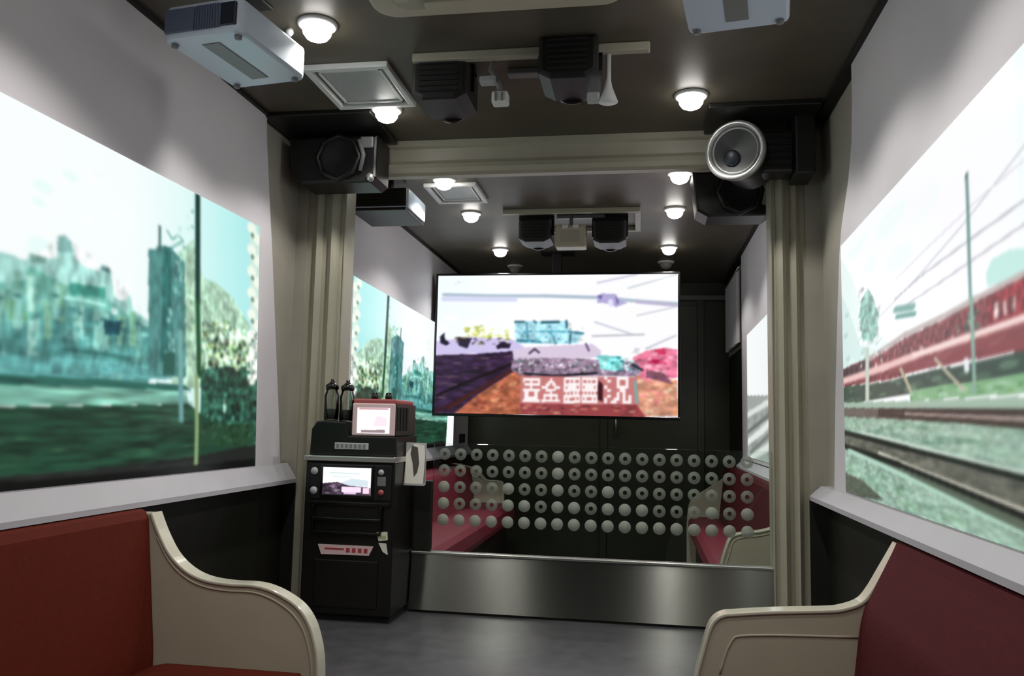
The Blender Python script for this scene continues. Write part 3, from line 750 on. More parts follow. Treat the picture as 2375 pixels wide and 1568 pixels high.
TV_PICTURE = [
    ('g',[(0,(240,250,253)),(0.4224,(250,250,253)),(1,(248,247,252))]),
    ('n',[(255,252,248),(250,255,250)],20,3,[(0.0072,0.7247),(0.6029,0.7227),(0.6029,0.5353),(0.0072,0.5665)],0.0722,0.0443),
    ('n',[(205,222,226)],3,41,[(0.0433,0.9617),(0.1245,0.961),(0.1245,0.9294),(0.0433,0.93)],0.0181,0.0158),
    ('l',(172,188,204),0.0126,0.0126,0.0221,0.0217,[(0.0253,0.8606),(0.2419,0.8498),(0.4585,0.8485),(0.6931,0.8346),(0.8375,0.8089),(0.9964,0.7895)]),
    ('l',(212,216,240),0.0181,0.0181,0.0316,0.0314,[(0.0253,0.829),(0.3321,0.8241)]),
    ('l',(188,176,206),0.0108,0.0108,0.0186,0.0186,[(0.8375,0.8027),(0.9964,0.7771)]),
    ('l',(205,205,222),0.0072,0.0072,0.0125,0.0124,[(0.6751,0.9407),(0.8375,1.0015)]),
    ('l',(205,212,216),0.0072,0.0072,0.0124,0.0124,[(0.8014,0.9024),(0.991,0.9939)]),
    ('l',(210,214,218),0.0072,0.0072,0.0124,0.0124,[(0.8375,0.7064),(0.991,0.7678)]),
    ('p',(178,170,212),[(0.6715,0.8472),(0.6931,0.8657),(0.7509,0.8591),(0.7653,0.8155),(0.7978,0.7967),(0.7509,0.7658),(0.7292,0.7908),(0.6751,0.7973)]),
    ('p',(110,100,160),[(0.6715,0.8472),(0.6968,0.8532),(0.6895,0.8159)]),
    ('p',(120,110,165),[(0.7473,0.8467),(0.7653,0.8093),(0.7545,0.7782)]),
    ('e',(228,222,250),(0.7292,0.797),0.0108,0.028),
    ('l',(200,205,215),0.0072,0.0072,0.0125,0.0124,[(0.6661,0.6601),(0.8195,0.5728)]),
    ('l',(190,190,196),0.0072,0.0072,0.0125,0.0124,[(0.657,0.5603),(0.8646,0.5728)]),
    ('l',(200,200,210),0.0072,0.0072,0.0124,0.0124,[(0.8736,0.4734),(0.991,0.5666)]),
    ('n',[(222,228,120),(195,200,80),(240,240,170),(165,172,60),(250,250,215)],80,5,[(0.1011,0.6138),(0.1877,0.6358),(0.3051,0.6136),(0.3105,0.5351),(0.1516,0.5192)],0.0162,0.0189),
    ('p',(170,222,236),[(0.3321,0.6545),(0.3773,0.6669),(0.5523,0.6666),(0.5596,0.5915),(0.6173,0.5915),(0.5939,0.5041),(0.3412,0.5037)]),
    ('l',(60,105,120),0.009,0.009,0.0157,0.0157,[(0.3357,0.6607),(0.3718,0.6607)]),
    ('l',(62,100,115),0.0072,0.0072,0.0125,0.0125,[(0.4134,0.6668),(0.4224,0.6543)]),
    ('l',(45,95,110),0.0108,0.0108,0.0188,0.0188,[(0.4477,0.6574),(0.5162,0.6604)]),
    ('l',(50,100,115),0.009,0.009,0.0156,0.0156,[(0.5487,0.6666),(0.5505,0.6228)]),
    ('l',(85,160,180),0.0072,0.0072,0.0126,0.0125,[(0.3827,0.6544),(0.3899,0.5194)]),
    ('l',(90,170,190),0.0072,0.0072,0.0125,0.0125,[(0.444,0.5916),(0.5451,0.5915)]),
    ('l',(90,160,180),0.0072,0.0072,0.0126,0.0125,[(0.3538,0.5822),(0.4043,0.5916)]),
    ('l',(60,130,150),0.009,0.009,0.0157,0.0157,[(0.3466,0.5257),(0.444,0.5164)]),
    ('l',(70,130,150),0.009,0.009,0.0156,0.0156,[(0.5596,0.5915),(0.6173,0.579)]),
    ('l',(60,110,130),0.0072,0.0072,0.0125,0.0125,[(0.5668,0.5728),(0.5632,0.5103)]),
    ('l',(90,150,175),0.0072,0.0072,0.0125,0.0125,[(0.4946,0.5602),(0.5054,0.5039)]),
    ('n',[(120,195,215),(200,240,248),(80,150,170)],46,7,[(0.3412,0.645),(0.5487,0.6447),(0.5939,0.5665),(0.5848,0.504),(0.3412,0.5037)],0.0108,0.0157),
    ('p',(205,195,235),[(0,0.519),(0.1516,0.5507),(0.3321,0.5288),(0.3863,0.4661),(0.3321,0.4346),(0,0.4082)]),
    ('p',(22,16,36),[(0.0144,0.5506),(0.0325,0.5791),(0.0361,0.5348),(0.0578,0.5033),(0.0433,0.4874),(0.0181,0.5032)]),
    ('p',(40,32,52),[(0.083,0.5507),(0.1516,0.5412),(0.1336,0.4655),(0.0975,0.4875)]),
    ('p',(35,28,48),[(0.2563,0.4878),(0.287,0.5193),(0.3177,0.4974),(0.3141,0.4722),(0.2599,0.4658)]),
    ('n',[(50,42,62),(220,210,245),(110,100,110),(150,140,60)],40,9,[(0.0794,0.5507),(0.3321,0.5414),(0.3321,0.5037),(0.0794,0.4843)],0.0126,0.0158),
    ('p',(52,32,62),[(-0.0108,0.4145),(0.1877,0.4278),(0.3412,0.4534),(0.4224,0.347),(0.4043,0.2529),(0.2058,-0.0321),(-0.0108,-0.035)]),
    ('v',0.35,0.0469,0.0251,70,[(-0.0108,0.4145),(0.3412,0.4534),(0.4224,0.347),(0.2058,-0.0163),(-0.0108,-0.0191)]),
    ('n',[(90,66,88),(70,48,70),(105,80,95),(45,26,50)],50,11,[(0,0.3766),(0.3321,0.4251),(0.3592,0.3153),(0,0.0601)],0.0397,0.0158),
    ('l',(20,10,16),0.009,0.009,0.0158,0.0157,[(0.0072,0.1235),(0.1516,0.2353),(0.3321,0.3623)]),
    ('p',(172,98,70),[(0.0614,-0.034),(0.1877,0.141),(0.3502,0.3216),(0.4043,0.2529),(0.3755,0.0957),(0.3791,-0.0047)]),
    ('n',[(200,124,88),(150,76,52),(215,150,110),(120,56,44)],50,13,[(0.1155,0.0141),(0.3321,0.2775),(0.3718,0.1899),(0.3718,0.0172)],0.0235,0.0221),
    ('l',(58,24,30),0.0108,0.0108,0.019,0.0188,[(0,0.0032),(0.1877,0.1725),(0.3321,0.3215)]),
    ('l',(70,30,30),0.009,0.009,0.0158,0.0157,[(0.0614,0.0292),(0.2058,0.1885),(0.3141,0.3088)]),
    ('v',0.2,0.0253,0.0283,71,[(0.0794,-0.0085),(0.1877,0.141),(0.3502,0.3216),(0.4043,0.2529),(0.3791,-0.0047)]),
    ('p',(206,146,120),[(0.8375,0.2931),(0.9982,0.257),(1.0018,0.0093),(0.7653,0.0002)]),
    ('n',[(232,176,150),(196,130,90),(240,210,180),(225,130,130)],44,15,[(0.8375,0.2869),(0.9964,0.2569),(1,0.0248),(0.8014,0.0224)],0.0253,0.0249),
    ('p',(150,66,70),[(0.361,0.0767),(0.8375,0.0819),(0.8736,-0.0016),(0.3682,-0.0079)]),
    ('n',[(90,40,46),(190,110,96),(120,50,60),(210,150,130)],40,17,[(0.3718,0.0706),(0.8375,0.0757),(0.8375,0.0135),(0.3718,0.0078)],0.0235,0.0157),
    ('p',(225,120,150),[(0.8195,0.4111),(0.8736,0.4579),(0.9458,0.4798),(0.9982,0.4675),(1,0.2724),(0.8556,0.256)]),
    ('p',(190,30,80),[(0.8736,0.4051),(0.9495,0.393),(0.9549,0.3651),(0.8827,0.3741)]),
    ('p',(212,60,100),[(0.9097,0.4673),(0.9458,0.4798),(0.9549,0.4364),(0.9007,0.43)]),
    ('n',[(245,190,205),(200,90,120),(150,80,100),(235,150,170)],30,19,[(0.8556,0.4423),(0.9964,0.4582),(0.9964,0.2724),(0.8736,0.2561)],0.0181,0.0186),
    ('p',(120,76,92),[(0.8736,0.3244),(0.9458,0.3031),(0.9819,0.2259),(0.8736,0.2716)]),
    ('p',(216,200,222),[(0.3249,0.4565),(0.3863,0.4786),(0.657,0.5041),(0.6931,0.4574),(0.6931,0.4107),(0.3321,0.378)]),
    ('p',(150,128,150),[(0.3231,0.3843),(0.5126,0.4038),(0.6931,0.3951),(0.8375,0.3739),(0.8556,0.3119),(0.8375,0.2807),(0.3592,0.2777),(0.3231,0.3151)]),
    ('n',[(235,245,245),(60,60,80),(120,150,150),(250,250,250),(90,60,90)],95,21,[(0.3285,0.3937),(0.8375,0.3863),(0.8466,0.2994),(0.3321,0.2963)],0.0108,0.0157),
    ('p',(120,200,198),[(0.6751,0.4262),(0.7744,0.4172),(0.7834,0.3177),(0.6931,0.3234)]),
    ('n',[(60,140,145),(170,235,232),(20,110,120),(200,245,240)],34,23,[(0.6661,0.4262),(0.8195,0.4111),(0.8375,0.3118),(0.6931,0.311)],0.0126,0.0156),
    ('l',(30,26,40),0.009,0.009,0.0157,0.0156,[(0.3773,0.2903),(0.5126,0.2755),(0.6751,0.2984)]),
    ('l',(30,40,50),0.009,0.009,0.0155,0.0155,[(0.8195,0.3614),(0.8592,0.3243)]),
    ('l',(60,50,70),0.0072,0.0072,0.0125,0.0125,[(0.3971,0.4347),(0.4188,0.4662),(0.4368,0.4411)]),
    ('l',(90,70,110),0.0072,0.0072,0.0125,0.0125,[(0.63,0.5041),(0.6426,0.4573)]),
    ('v',0.18,0.0217,0.0281,72,[(0.3321,0.6545),(0.6173,0.6539),(0.6173,0.5041),(0.3412,0.5037)]),
    ('v',0.3,0.0181,0.0248,73,[(0.3231,0.4031),(0.8556,0.4051),(0.8556,0.2808),(0.3231,0.2774)]),
    ('v',0.16,0.0253,0.0279,74,[(0.8195,0.4795),(1.009,0.4799),(1.009,-0.0216),(0.7653,-0.0247)]),
    ('p',(196,120,120),[(0.361,0.2714),(0.8375,0.2745),(0.8484,0.082),(0.361,0.0767)]),
    ('p',(250,240,240),[(0.3718,0.2589),(0.444,0.2594),(0.444,0.2406),(0.3718,0.2401)]),
    ('p',(250,240,240),[(0.3718,0.2401),(0.3799,0.2401),(0.3799,0.2213),(0.3718,0.2212)]),
    ('p',(250,240,240),[(0.4039,0.2403),(0.412,0.2404),(0.412,0.2215),(0.4039,0.2215)]),
    ('p',(250,240,240),[(0.436,0.2405),(0.444,0.2406),(0.444,0.2218),(0.436,0.2217)]),
    ('p',(250,240,240),[(0.3799,0.2213),(0.444,0.2218),(0.444,0.203),(0.3799,0.2025)]),
    ('p',(250,240,240),[(0.4039,0.2027),(0.412,0.2027),(0.412,0.1839),(0.4039,0.1838)]),
    ('p',(250,240,240),[(0.3718,0.1836),(0.444,0.1842),(0.444,0.1654),(0.3718,0.1647)]),
    ('p',(250,240,240),[(0.3799,0.1648),(0.3959,0.165),(0.3959,0.1461),(0.3799,0.146)]),
    ('p',(250,240,240),[(0.42,0.1652),(0.436,0.1653),(0.436,0.1465),(0.42,0.1464)]),
    ('p',(250,240,240),[(0.3799,0.146),(0.3959,0.1461),(0.3959,0.1273),(0.3799,0.1272)]),
    ('p',(250,240,240),[(0.42,0.1464),(0.436,0.1465),(0.436,0.1277),(0.42,0.1275)]),
    ('p',(250,240,240),[(0.3799,0.1272),(0.436,0.1277),(0.436,0.1089),(0.3799,0.1083)]),
    ('p',(250,240,240),[(0.3718,0.1082),(0.444,0.109),(0.444,0.0902),(0.3718,0.0894)]),
    ('p',(250,240,240),[(0.485,0.2597),(0.4934,0.2597),(0.4934,0.241),(0.485,0.2409)]),
    ('p',(250,240,240),[(0.4765,0.2408),(0.5018,0.241),(0.5018,0.2222),(0.4765,0.222)]),
    ('p',(250,240,240),[(0.4681,0.222),(0.485,0.2221),(0.485,0.2033),(0.4681,0.2032)]),
    ('p',(250,240,240),[(0.4934,0.2222),(0.5102,0.2223),(0.5102,0.2035),(0.4934,0.2034)]),
    ('p',(250,240,240),[(0.4513,0.203),(0.4765,0.2033),(0.4765,0.1845),(0.4513,0.1843)]),
    ('p',(250,240,240),[(0.5018,0.2035),(0.5271,0.2037),(0.5271,0.1849),(0.5018,0.1847)]),
    ('p',(250,240,240),[(0.4681,0.1844),(0.5102,0.1848),(0.5102,0.166),(0.4681,0.1656)]),
    ('p',(250,240,240),[(0.485,0.1658),(0.4934,0.1658),(0.4934,0.147),(0.485,0.147)]),
    ('p',(250,240,240),[(0.4597,0.1467),(0.5187,0.1473),(0.5187,0.1285),(0.4597,0.1279)]),
    ('p',(250,240,240),[(0.4597,0.1279),(0.4681,0.128),(0.4681,0.1092),(0.4597,0.1091)]),
    ('p',(250,240,240),[(0.485,0.1282),(0.4934,0.1283),(0.4934,0.1095),(0.485,0.1094)]),
    ('p',(250,240,240),[(0.5102,0.1284),(0.5187,0.1285),(0.5187,0.1097),(0.5102,0.1096)]),
    ('p',(250,240,240),[(0.4513,0.1091),(0.5271,0.1098),(0.5271,0.0911),(0.4513,0.0903)]),
    ('p',(250,240,240),[(0.5415,0.2663),(0.6101,0.2668),(0.6101,0.2467),(0.5415,0.2462)]),
    ('p',(250,240,240),[(0.5415,0.2462),(0.5491,0.2462),(0.5491,0.2261),(0.5415,0.226)]),
    ('p',(250,240,240),[(0.5644,0.2463),(0.572,0.2464),(0.572,0.2262),(0.5644,0.2262)]),
    ('p',(250,240,240),[(0.5796,0.2464),(0.5872,0.2465),(0.5872,0.2264),(0.5796,0.2263)]),
    ('p',(250,240,240),[(0.6025,0.2466),(0.6101,0.2467),(0.6101,0.2265),(0.6025,0.2265)]),
    ('p',(250,240,240),[(0.5415,0.226),(0.6101,0.2265),(0.6101,0.2064),(0.5415,0.2059)]),
    ('p',(250,240,240),[(0.5415,0.2059),(0.5491,0.2059),(0.5491,0.1858),(0.5415,0.1857)]),
    ('p',(250,240,240),[(0.5568,0.206),(0.5949,0.2063),(0.5949,0.1862),(0.5568,0.1858)]),
    ('p',(250,240,240),[(0.6025,0.2063),(0.6101,0.2064),(0.6101,0.1863),(0.6025,0.1862)]),
    ('p',(250,240,240),[(0.5415,0.1857),(0.6101,0.1863),(0.6101,0.1662),(0.5415,0.1656)]),
    ('p',(250,240,240),[(0.5491,0.1656),(0.5568,0.1657),(0.5568,0.1455),(0.5491,0.1455)]),
    ('p',(250,240,240),[(0.5644,0.1658),(0.572,0.1658),(0.572,0.1457),(0.5644,0.1456)]),
    ('p',(250,240,240),[(0.5796,0.1659),(0.5872,0.166),(0.5872,0.1458),(0.5796,0.1458)]),
    ('p',(250,240,240),[(0.5949,0.166),(0.6025,0.1661),(0.6025,0.146),(0.5949,0.1459)]),
    ('p',(250,240,240),[(0.5415,0.1454),(0.6101,0.146),(0.6101,0.1259),(0.5415,0.1253)]),
    ('p',(250,240,240),[(0.5415,0.1253),(0.5491,0.1253),(0.5491,0.1052),(0.5415,0.1051)]),
    ('p',(250,240,240),[(0.5568,0.1254),(0.5644,0.1255),(0.5644,0.1053),(0.5568,0.1053)]),
    ('p',(250,240,240),[(0.5872,0.1257),(0.5949,0.1258),(0.5949,0.1056),(0.5872,0.1056)]),
    ('p',(250,240,240),[(0.6025,0.1258),(0.6101,0.1259),(0.6101,0.1058),(0.6025,0.1057)]),
    ('p',(250,240,240),[(0.5415,0.1051),(0.6101,0.1058),(0.6101,0.0857),(0.5415,0.0849)]),
    ('p',(250,240,240),[(0.6137,0.2668),(0.6787,0.2672),(0.6787,0.2471),(0.6137,0.2467)]),
    ('p',(250,240,240),[(0.6137,0.2467),(0.6209,0.2467),(0.6209,0.2266),(0.6137,0.2266)]),
    ('p',(250,240,240),[(0.6354,0.2468),(0.6426,0.2469),(0.6426,0.2268),(0.6354,0.2267)]),
    ('p',(250,240,240),[(0.6498,0.2469),(0.657,0.247),(0.657,0.2269),(0.6498,0.2268)]),
    ('p',(250,240,240),[(0.6715,0.2471),(0.6787,0.2471),(0.6787,0.227),(0.6715,0.227)]),
    ('p',(250,240,240),[(0.6137,0.2266),(0.6787,0.227),(0.6787,0.207),(0.6137,0.2064)]),
    ('p',(250,240,240),[(0.6137,0.2064),(0.6209,0.2065),(0.6209,0.1864),(0.6137,0.1863)]),
    ('p',(250,240,240),[(0.6282,0.2066),(0.6643,0.2068),(0.6643,0.1867),(0.6282,0.1864)]),
    ('p',(250,240,240),[(0.6715,0.2069),(0.6787,0.207),(0.6787,0.1869),(0.6715,0.1868)]),
    ('p',(250,240,240),[(0.6137,0.1863),(0.6787,0.1869),(0.6787,0.1668),(0.6137,0.1662)]),
    ('p',(250,240,240),[(0.6209,0.1663),(0.6282,0.1663),(0.6282,0.1462),(0.6209,0.1461)]),
    ('p',(250,240,240),[(0.6354,0.1664),(0.6426,0.1665),(0.6426,0.1463),(0.6354,0.1463)]),
    ('p',(250,240,240),[(0.6498,0.1665),(0.657,0.1666),(0.657,0.1465),(0.6498,0.1464)]),
    ('p',(250,240,240),[(0.6643,0.1666),(0.6715,0.1667),(0.6715,0.1466),(0.6643,0.1465)]),
    ('p',(250,240,240),[(0.6137,0.1461),(0.6787,0.1467),(0.6787,0.1266),(0.6137,0.126)]),
    ('p',(250,240,240),[(0.6137,0.126),(0.6209,0.126),(0.6209,0.1059),(0.6137,0.1058)]),
    ('p',(250,240,240),[(0.6282,0.1261),(0.6354,0.1262),(0.6354,0.1061),(0.6282,0.106)]),
    ('p',(250,240,240),[(0.657,0.1264),(0.6643,0.1264),(0.6643,0.1064),(0.657,0.1063)]),
    ('p',(250,240,240),[(0.6715,0.1265),(0.6787,0.1266),(0.6787,0.1065),(0.6715,0.1064)]),
    ('p',(250,240,240),[(0.6137,0.1058),(0.6787,0.1065),(0.6787,0.0864),(0.6137,0.0857)]),
    ('p',(250,240,240),[(0.7076,0.2737),(0.7196,0.2737),(0.7196,0.253),(0.7076,0.2529)]),
    ('p',(250,240,240),[(0.7557,0.274),(0.8039,0.2743),(0.8039,0.2536),(0.7557,0.2532)]),
    ('p',(250,240,240),[(0.7196,0.253),(0.7316,0.2531),(0.7316,0.2323),(0.7196,0.2322)]),
    ('p',(250,240,240),[(0.7557,0.2532),(0.7677,0.2533),(0.7677,0.2326),(0.7557,0.2325)]),
    ('p',(250,240,240),[(0.7918,0.2535),(0.8039,0.2536),(0.8039,0.2328),(0.7918,0.2327)]),
    ('p',(250,240,240),[(0.7557,0.2325),(0.7677,0.2326),(0.7677,0.2118),(0.7557,0.2117)]),
    ('p',(250,240,240),[(0.7918,0.2327),(0.8039,0.2328),(0.8039,0.2121),(0.7918,0.212)]),
    ('p',(250,240,240),[(0.7076,0.2113),(0.7196,0.2114),(0.7196,0.1907),(0.7076,0.1906)]),
    ('p',(250,240,240),[(0.7557,0.2117),(0.8039,0.2121),(0.8039,0.1914),(0.7557,0.191)]),
    ('p',(250,240,240),[(0.7196,0.1907),(0.7316,0.1908),(0.7316,0.17),(0.7196,0.1699)]),
    ('p',(250,240,240),[(0.7677,0.1911),(0.7918,0.1913),(0.7918,0.1705),(0.7677,0.1703)]),
    ('p',(250,240,240),[(0.7557,0.1702),(0.7677,0.1703),(0.7677,0.1496),(0.7557,0.1495)]),
    ('p',(250,240,240),[(0.7798,0.1704),(0.7918,0.1705),(0.7918,0.1498),(0.7798,0.1497)]),
    ('p',(250,240,240),[(0.7196,0.1491),(0.7316,0.1492),(0.7316,0.1285),(0.7196,0.1284)]),
    ('p',(250,240,240),[(0.7557,0.1495),(0.7677,0.1496),(0.7677,0.1288),(0.7557,0.1287)]),
    ('p',(250,240,240),[(0.7798,0.1497),(0.7918,0.1498),(0.7918,0.1291),(0.7798,0.129)]),
    ('p',(250,240,240),[(0.8039,0.1499),(0.8159,0.15),(0.8159,0.1293),(0.8039,0.1292)]),
    ('p',(250,240,240),[(0.7076,0.1283),(0.7196,0.1284),(0.7196,0.1076),(0.7076,0.1075)]),
    ('p',(250,240,240),[(0.7437,0.1286),(0.7677,0.1288),(0.7677,0.1081),(0.7437,0.1078)]),
    ('p',(250,240,240),[(0.7798,0.129),(0.7918,0.1291),(0.7918,0.1083),(0.7798,0.1082)]),
    ('p',(250,240,240),[(0.8039,0.1292),(0.8159,0.1293),(0.8159,0.1086),(0.8039,0.1085)]),
    ('p',(250,240,240),[(0.7076,0.1075),(0.7196,0.1076),(0.7196,0.0868),(0.7076,0.0867)]),
    ('p',(250,240,240),[(0.7316,0.1077),(0.7557,0.108),(0.7557,0.0872),(0.7316,0.087)]),
    ('p',(250,240,240),[(0.7798,0.1082),(0.8159,0.1086),(0.8159,0.0879),(0.7798,0.0875)]),
    ('p',(60,20,28),[(0.6823,0.2548),(0.7004,0.2237),(0.7004,0.0991),(0.6787,0.1145)]),
    ('l',(120,170,160),0.0108,0.0108,0.0186,0.0186,[(0.8303,0.2403),(0.8375,0.1005)]),
]

# ------------------------------------------------------------------ the setting
CEIL = 2.152
LOW = -0.34
YB = 7.5          # back wall
YF = -1.0         # wall behind the camera

b = B()
b.box(-1.3, 1.3, 2.55, 3.80, LOW, 0.0, idx=0)
b.box(-1.3, 1.3, YF, 2.55, LOW - 0.06, LOW, idx=1)
b.box(-1.3, 1.3, 3.80, YB, LOW - 0.06, LOW, idx=1)
struct(b.build('floor', [M['floor'], M['floor_low']]))
struct(B().box(-1.3, 1.3, YF, YB, CEIL, CEIL + 0.06).build('ceiling', M['ceiling']))
for nm, s in (('wall_left', -1), ('wall_right', 1)):
    b = B()
    x0, x1 = sorted((s * 1.2, s * 1.3))
    b.box(x0, x1, YF, YB, LOW, 0.56, idx=1)
    if s < 0:
        b.box(x0, x1, YF, YB, 0.56, CEIL, idx=0)
    else:
        b.box(x0, x1, YF, 6.28, 0.56, CEIL, idx=0)
        b.box(x0, x1, 6.28, YB, 0.56, 1.47, idx=1)
        b.box(x0, x1, 6.28, YB, 1.47, CEIL, idx=0)
    struct(b.build(nm, [M['wall'], M['wall_dark']]))
struct(B().box(-1.3, 1.3, YB, YB + 0.08, LOW, CEIL).build('wall_back', M['back']))
struct(B().box(-1.3, 1.3, YF - 0.08, YF, LOW, CEIL).build('wall_front', M['wall_dark']))

# white wall linings around the lit pictures, with a sloping sill along the bottom edge
def lining(name, s, pts, sill):
    """pts = outline (y, z); sill = (y0, y1)"""
    b = B()
    xa, xb = sorted((s * 1.2, s * 1.168))
    b.prism(pts, 'x', xa, xb)
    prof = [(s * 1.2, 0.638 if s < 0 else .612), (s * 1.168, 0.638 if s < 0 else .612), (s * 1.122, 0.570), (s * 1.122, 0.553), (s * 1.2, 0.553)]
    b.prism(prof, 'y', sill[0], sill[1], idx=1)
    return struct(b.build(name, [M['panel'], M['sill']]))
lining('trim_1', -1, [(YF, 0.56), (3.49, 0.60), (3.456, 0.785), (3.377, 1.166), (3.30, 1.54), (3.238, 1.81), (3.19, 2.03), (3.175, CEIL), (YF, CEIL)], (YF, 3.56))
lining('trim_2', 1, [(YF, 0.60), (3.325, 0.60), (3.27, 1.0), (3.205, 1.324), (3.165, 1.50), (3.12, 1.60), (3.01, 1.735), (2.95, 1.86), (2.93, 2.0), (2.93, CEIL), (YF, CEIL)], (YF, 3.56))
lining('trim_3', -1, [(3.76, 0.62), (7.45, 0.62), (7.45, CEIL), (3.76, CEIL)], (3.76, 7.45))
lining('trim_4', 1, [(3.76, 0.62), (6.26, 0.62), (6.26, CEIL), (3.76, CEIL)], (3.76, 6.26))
# black line where walls meet the ceiling
for nm, s in (('trim_5', -1), ('trim_6', 1)):
    xa, xb = sorted((s * 1.2, s * 1.152))
    struct(B().box(xa, xb, YF, 3.5, CEIL - 0.014, CEIL).box(xa, xb, 3.76, YB, CEIL - 0.014, CEIL).build(nm, M['dark_gap']))

# partition: two fluted pillars and a beam
def pillar(name, xo, xi):
    """xo: wall side, xi: opening side"""
    s = 1 if xi > xo else -1
    w = abs(xi - xo)
    pr = [(0, 0.05), (0.0, 0.01), (0.16, 0.01), (0.18, 0.0), (0.30, -0.022), (0.42, 0.0), (0.44, 0.014), (0.54, 0.014),
          (0.56, 0.0), (0.68, -0.022), (0.80, -0.01), (0.84, 0.0), (0.86, 0.012), (0.95, 0.012), (0.97, 0.0), (1.0, 0.0),
          (1.0, 0.12), (0, 0.12)]
    b = B()
    b.prism([(xo + s * w * u, 3.6 + v) for u, v in pr], 'z', 0.0, 1.99)
    return struct(b.build(name, M['beige']))
pillar('trim_7', -1.144, -0.953)
pillar('trim_8', 1.130, 0.985)
b = B()
for q in ((-1.2, -1.144), (1.130, 1.2)):
    b.box(q[0], q[1], 3.60, 3.72, 0.555, CEIL)
    b.box(q[0], q[1], 3.60, 3.72, 0.0, 0.555, idx=1)
struct(b.build('trim_9', [M['wall'], M['wall_dark']]))
b = B()
prof = [(3.60, CEIL), (3.575, CEIL), (3.575, 2.125), (3.590, 2.115), (3.594, 2.06), (3.582, 2.045), (3.560, 2.035),
        (3.552, 2.012), (3.560, 1.992), (3.580, 1.982), (3.645, 1.988), (3.645, CEIL)]
b.prism(prof, 'x', -1.145, 1.131)
struct(b.build('trim_10', M['beige']))

# dark door in the far wall, header rail across it
root = thing('door_1', 'dark glossy door in the far wall', 'door', (0.55, YB - 0.02, LOW))
root['kind'] = 'structure'
del root['category']
B().box(0.12, 0.92, YB - 0.03, YB, LOW, 1.94, 0.004).build('door_leaf', M['back'], root)
b = B().box(0.06, 0.12, YB - 0.045, YB, LOW, 2.0, 0.004).box(0.92, 0.98, YB - 0.045, YB, LOW, 2.0, 0.004)
b.box(0.06, 1.19, YB - 0.045, YB, 1.985, 2.045, 0.004)
b.build('door_frame', M['back'], root)
B().box(.55, 1.19, YB - .06, YB - .045, 1.99, 2.03, .003).build('header_rail', M['grey'], root)
B().tube([(0.2, YB - 0.07, 0.75), (0.2, YB - 0.07, 0.98)], 0.012).box(0.19, 0.21, YB - 0.07, YB - 0.028, 0.76, 0.78).box(0.19, 0.21, YB - 0.07, YB - 0.028, 0.95, 0.97).build('door_handle', M['silver'], root)

# ------------------------------------------------------------------ pictures on the walls
left_pic = Picture(330, 230).paint(LEFT_PICTURE).soften(3)
right_pic = Picture(330, 230).paint(RIGHT_PICTURE).soften(2)
XL, XR = -1.1655, 1.1655

def wall_screen(name, label, pic, corners, s, flip=False):
    o = pic.build(name, corners, (s * 0.0025, 0, 0), M['picture'], flip=flip)
    return tag(o, label, 'wall screen', 'lit wall pictures')
wall_screen('picture_screen', 'lit window-like wall picture of hazy teal city skyline beside the left front bench', left_pic,
            [(XL, 1.2, .642), (XL, 3.238, .642), (XL, 3.161, 1.648), (XL, 1.2, 1.648)], -1)
wall_screen('picture_screen', 'lit wall picture of a red train and rails above the maroon right front bench', right_pic,
            [(XR, 1.2, .615), (XR, 3.13, .623), (XR, 3.13, 1.5245), (XR, 1.2, 1.614)], 1)
wall_screen('picture_screen', 'lit teal skyline wall picture behind the beam, partly hidden by the television', left_pic,
            [(XL, 6.85, .644), (XL, 4.33, .644), (XL, 4.30, 1.648), (XL, 6.85, 1.60)], -1)
rear_ops = [('g', [(0, (250, 252, 252)), (1, (238, 244, 244))]),
            ('p', (160, 166, 162), [(0, 0), (1, 0), (1, .42), (0, .50)]),
            ('n', [(180, 186, 182), (140, 146, 142)], 40, 3, [(0, .02), (1, .02), (1, .40), (0, .46)], .12, .05),
            ('l', (220, 226, 220), .03, .03, .04, .04, [(0, .34), (1, .44)]),
            ('l', (226, 232, 228), .03, .03, .05, .05, [(0, .12), (.5, .22), (1, .36)]),
            ('l', (215, 224, 218), .03, .03, .05, .05, [(.1, 0), (.6, .10), (1, .22)]),
            ('l', (110, 118, 112), .03, .03, .03, .03, [(0, .20), (1, .38)]),
            ('l', (120, 128, 122), .03, .03, .03, .03, [(.1, .04), (1, .28)])]
wall_screen('picture_screen', 'narrow lit wall picture of pale sky and tracks beyond the right pillar', Picture(80, 110).paint(rear_ops).soften(1),
            [(XR, 5.93, .645), (XR, 4.40, .645), (XR, 4.40, 1.53), (XR, 5.93, 1.50)], 1)

# ------------------------------------------------------------------ ceiling fittings
def make_downlight(loc, label, lit=True):
    root = thing('downlight', label, 'downlight', loc, 'ceiling downlights')
    x, y, z = loc
    B().lathe([(0.046, 0.0), (0.066, 0.0), (0.066, -0.006), (0.060, -0.012), (0.050, -0.012), (0.048, 0.0)], loc, seg=36, closed=False).build('trim_ring', M['white'], root)
    B().lathe([(0.049, -0.002), (0.050, -0.016), (0.046, -0.036), (0.036, -0.050), (0.020, -0.058), (0.0, -0.061)], loc, seg=32).build('lens', M['lens'] if lit else M['lens_off'], root)
    if lit:
        ld = bpy.data.lights.new('downlight_light', 'SPOT')
        ld.energy = LAMP_POWER
        ld.color = (1.0, 0.965, 0.91)
        ld.spot_size = LAMP_CONE
        ld.spot_blend = 0.4
        ld.shadow_soft_size = 0.035
        lo = bpy.data.objects.new('downlight_light', ld)
        COL.objects.link(lo)
        lo.parent = root
        lo.location = (0, 0, -0.085)
    return root
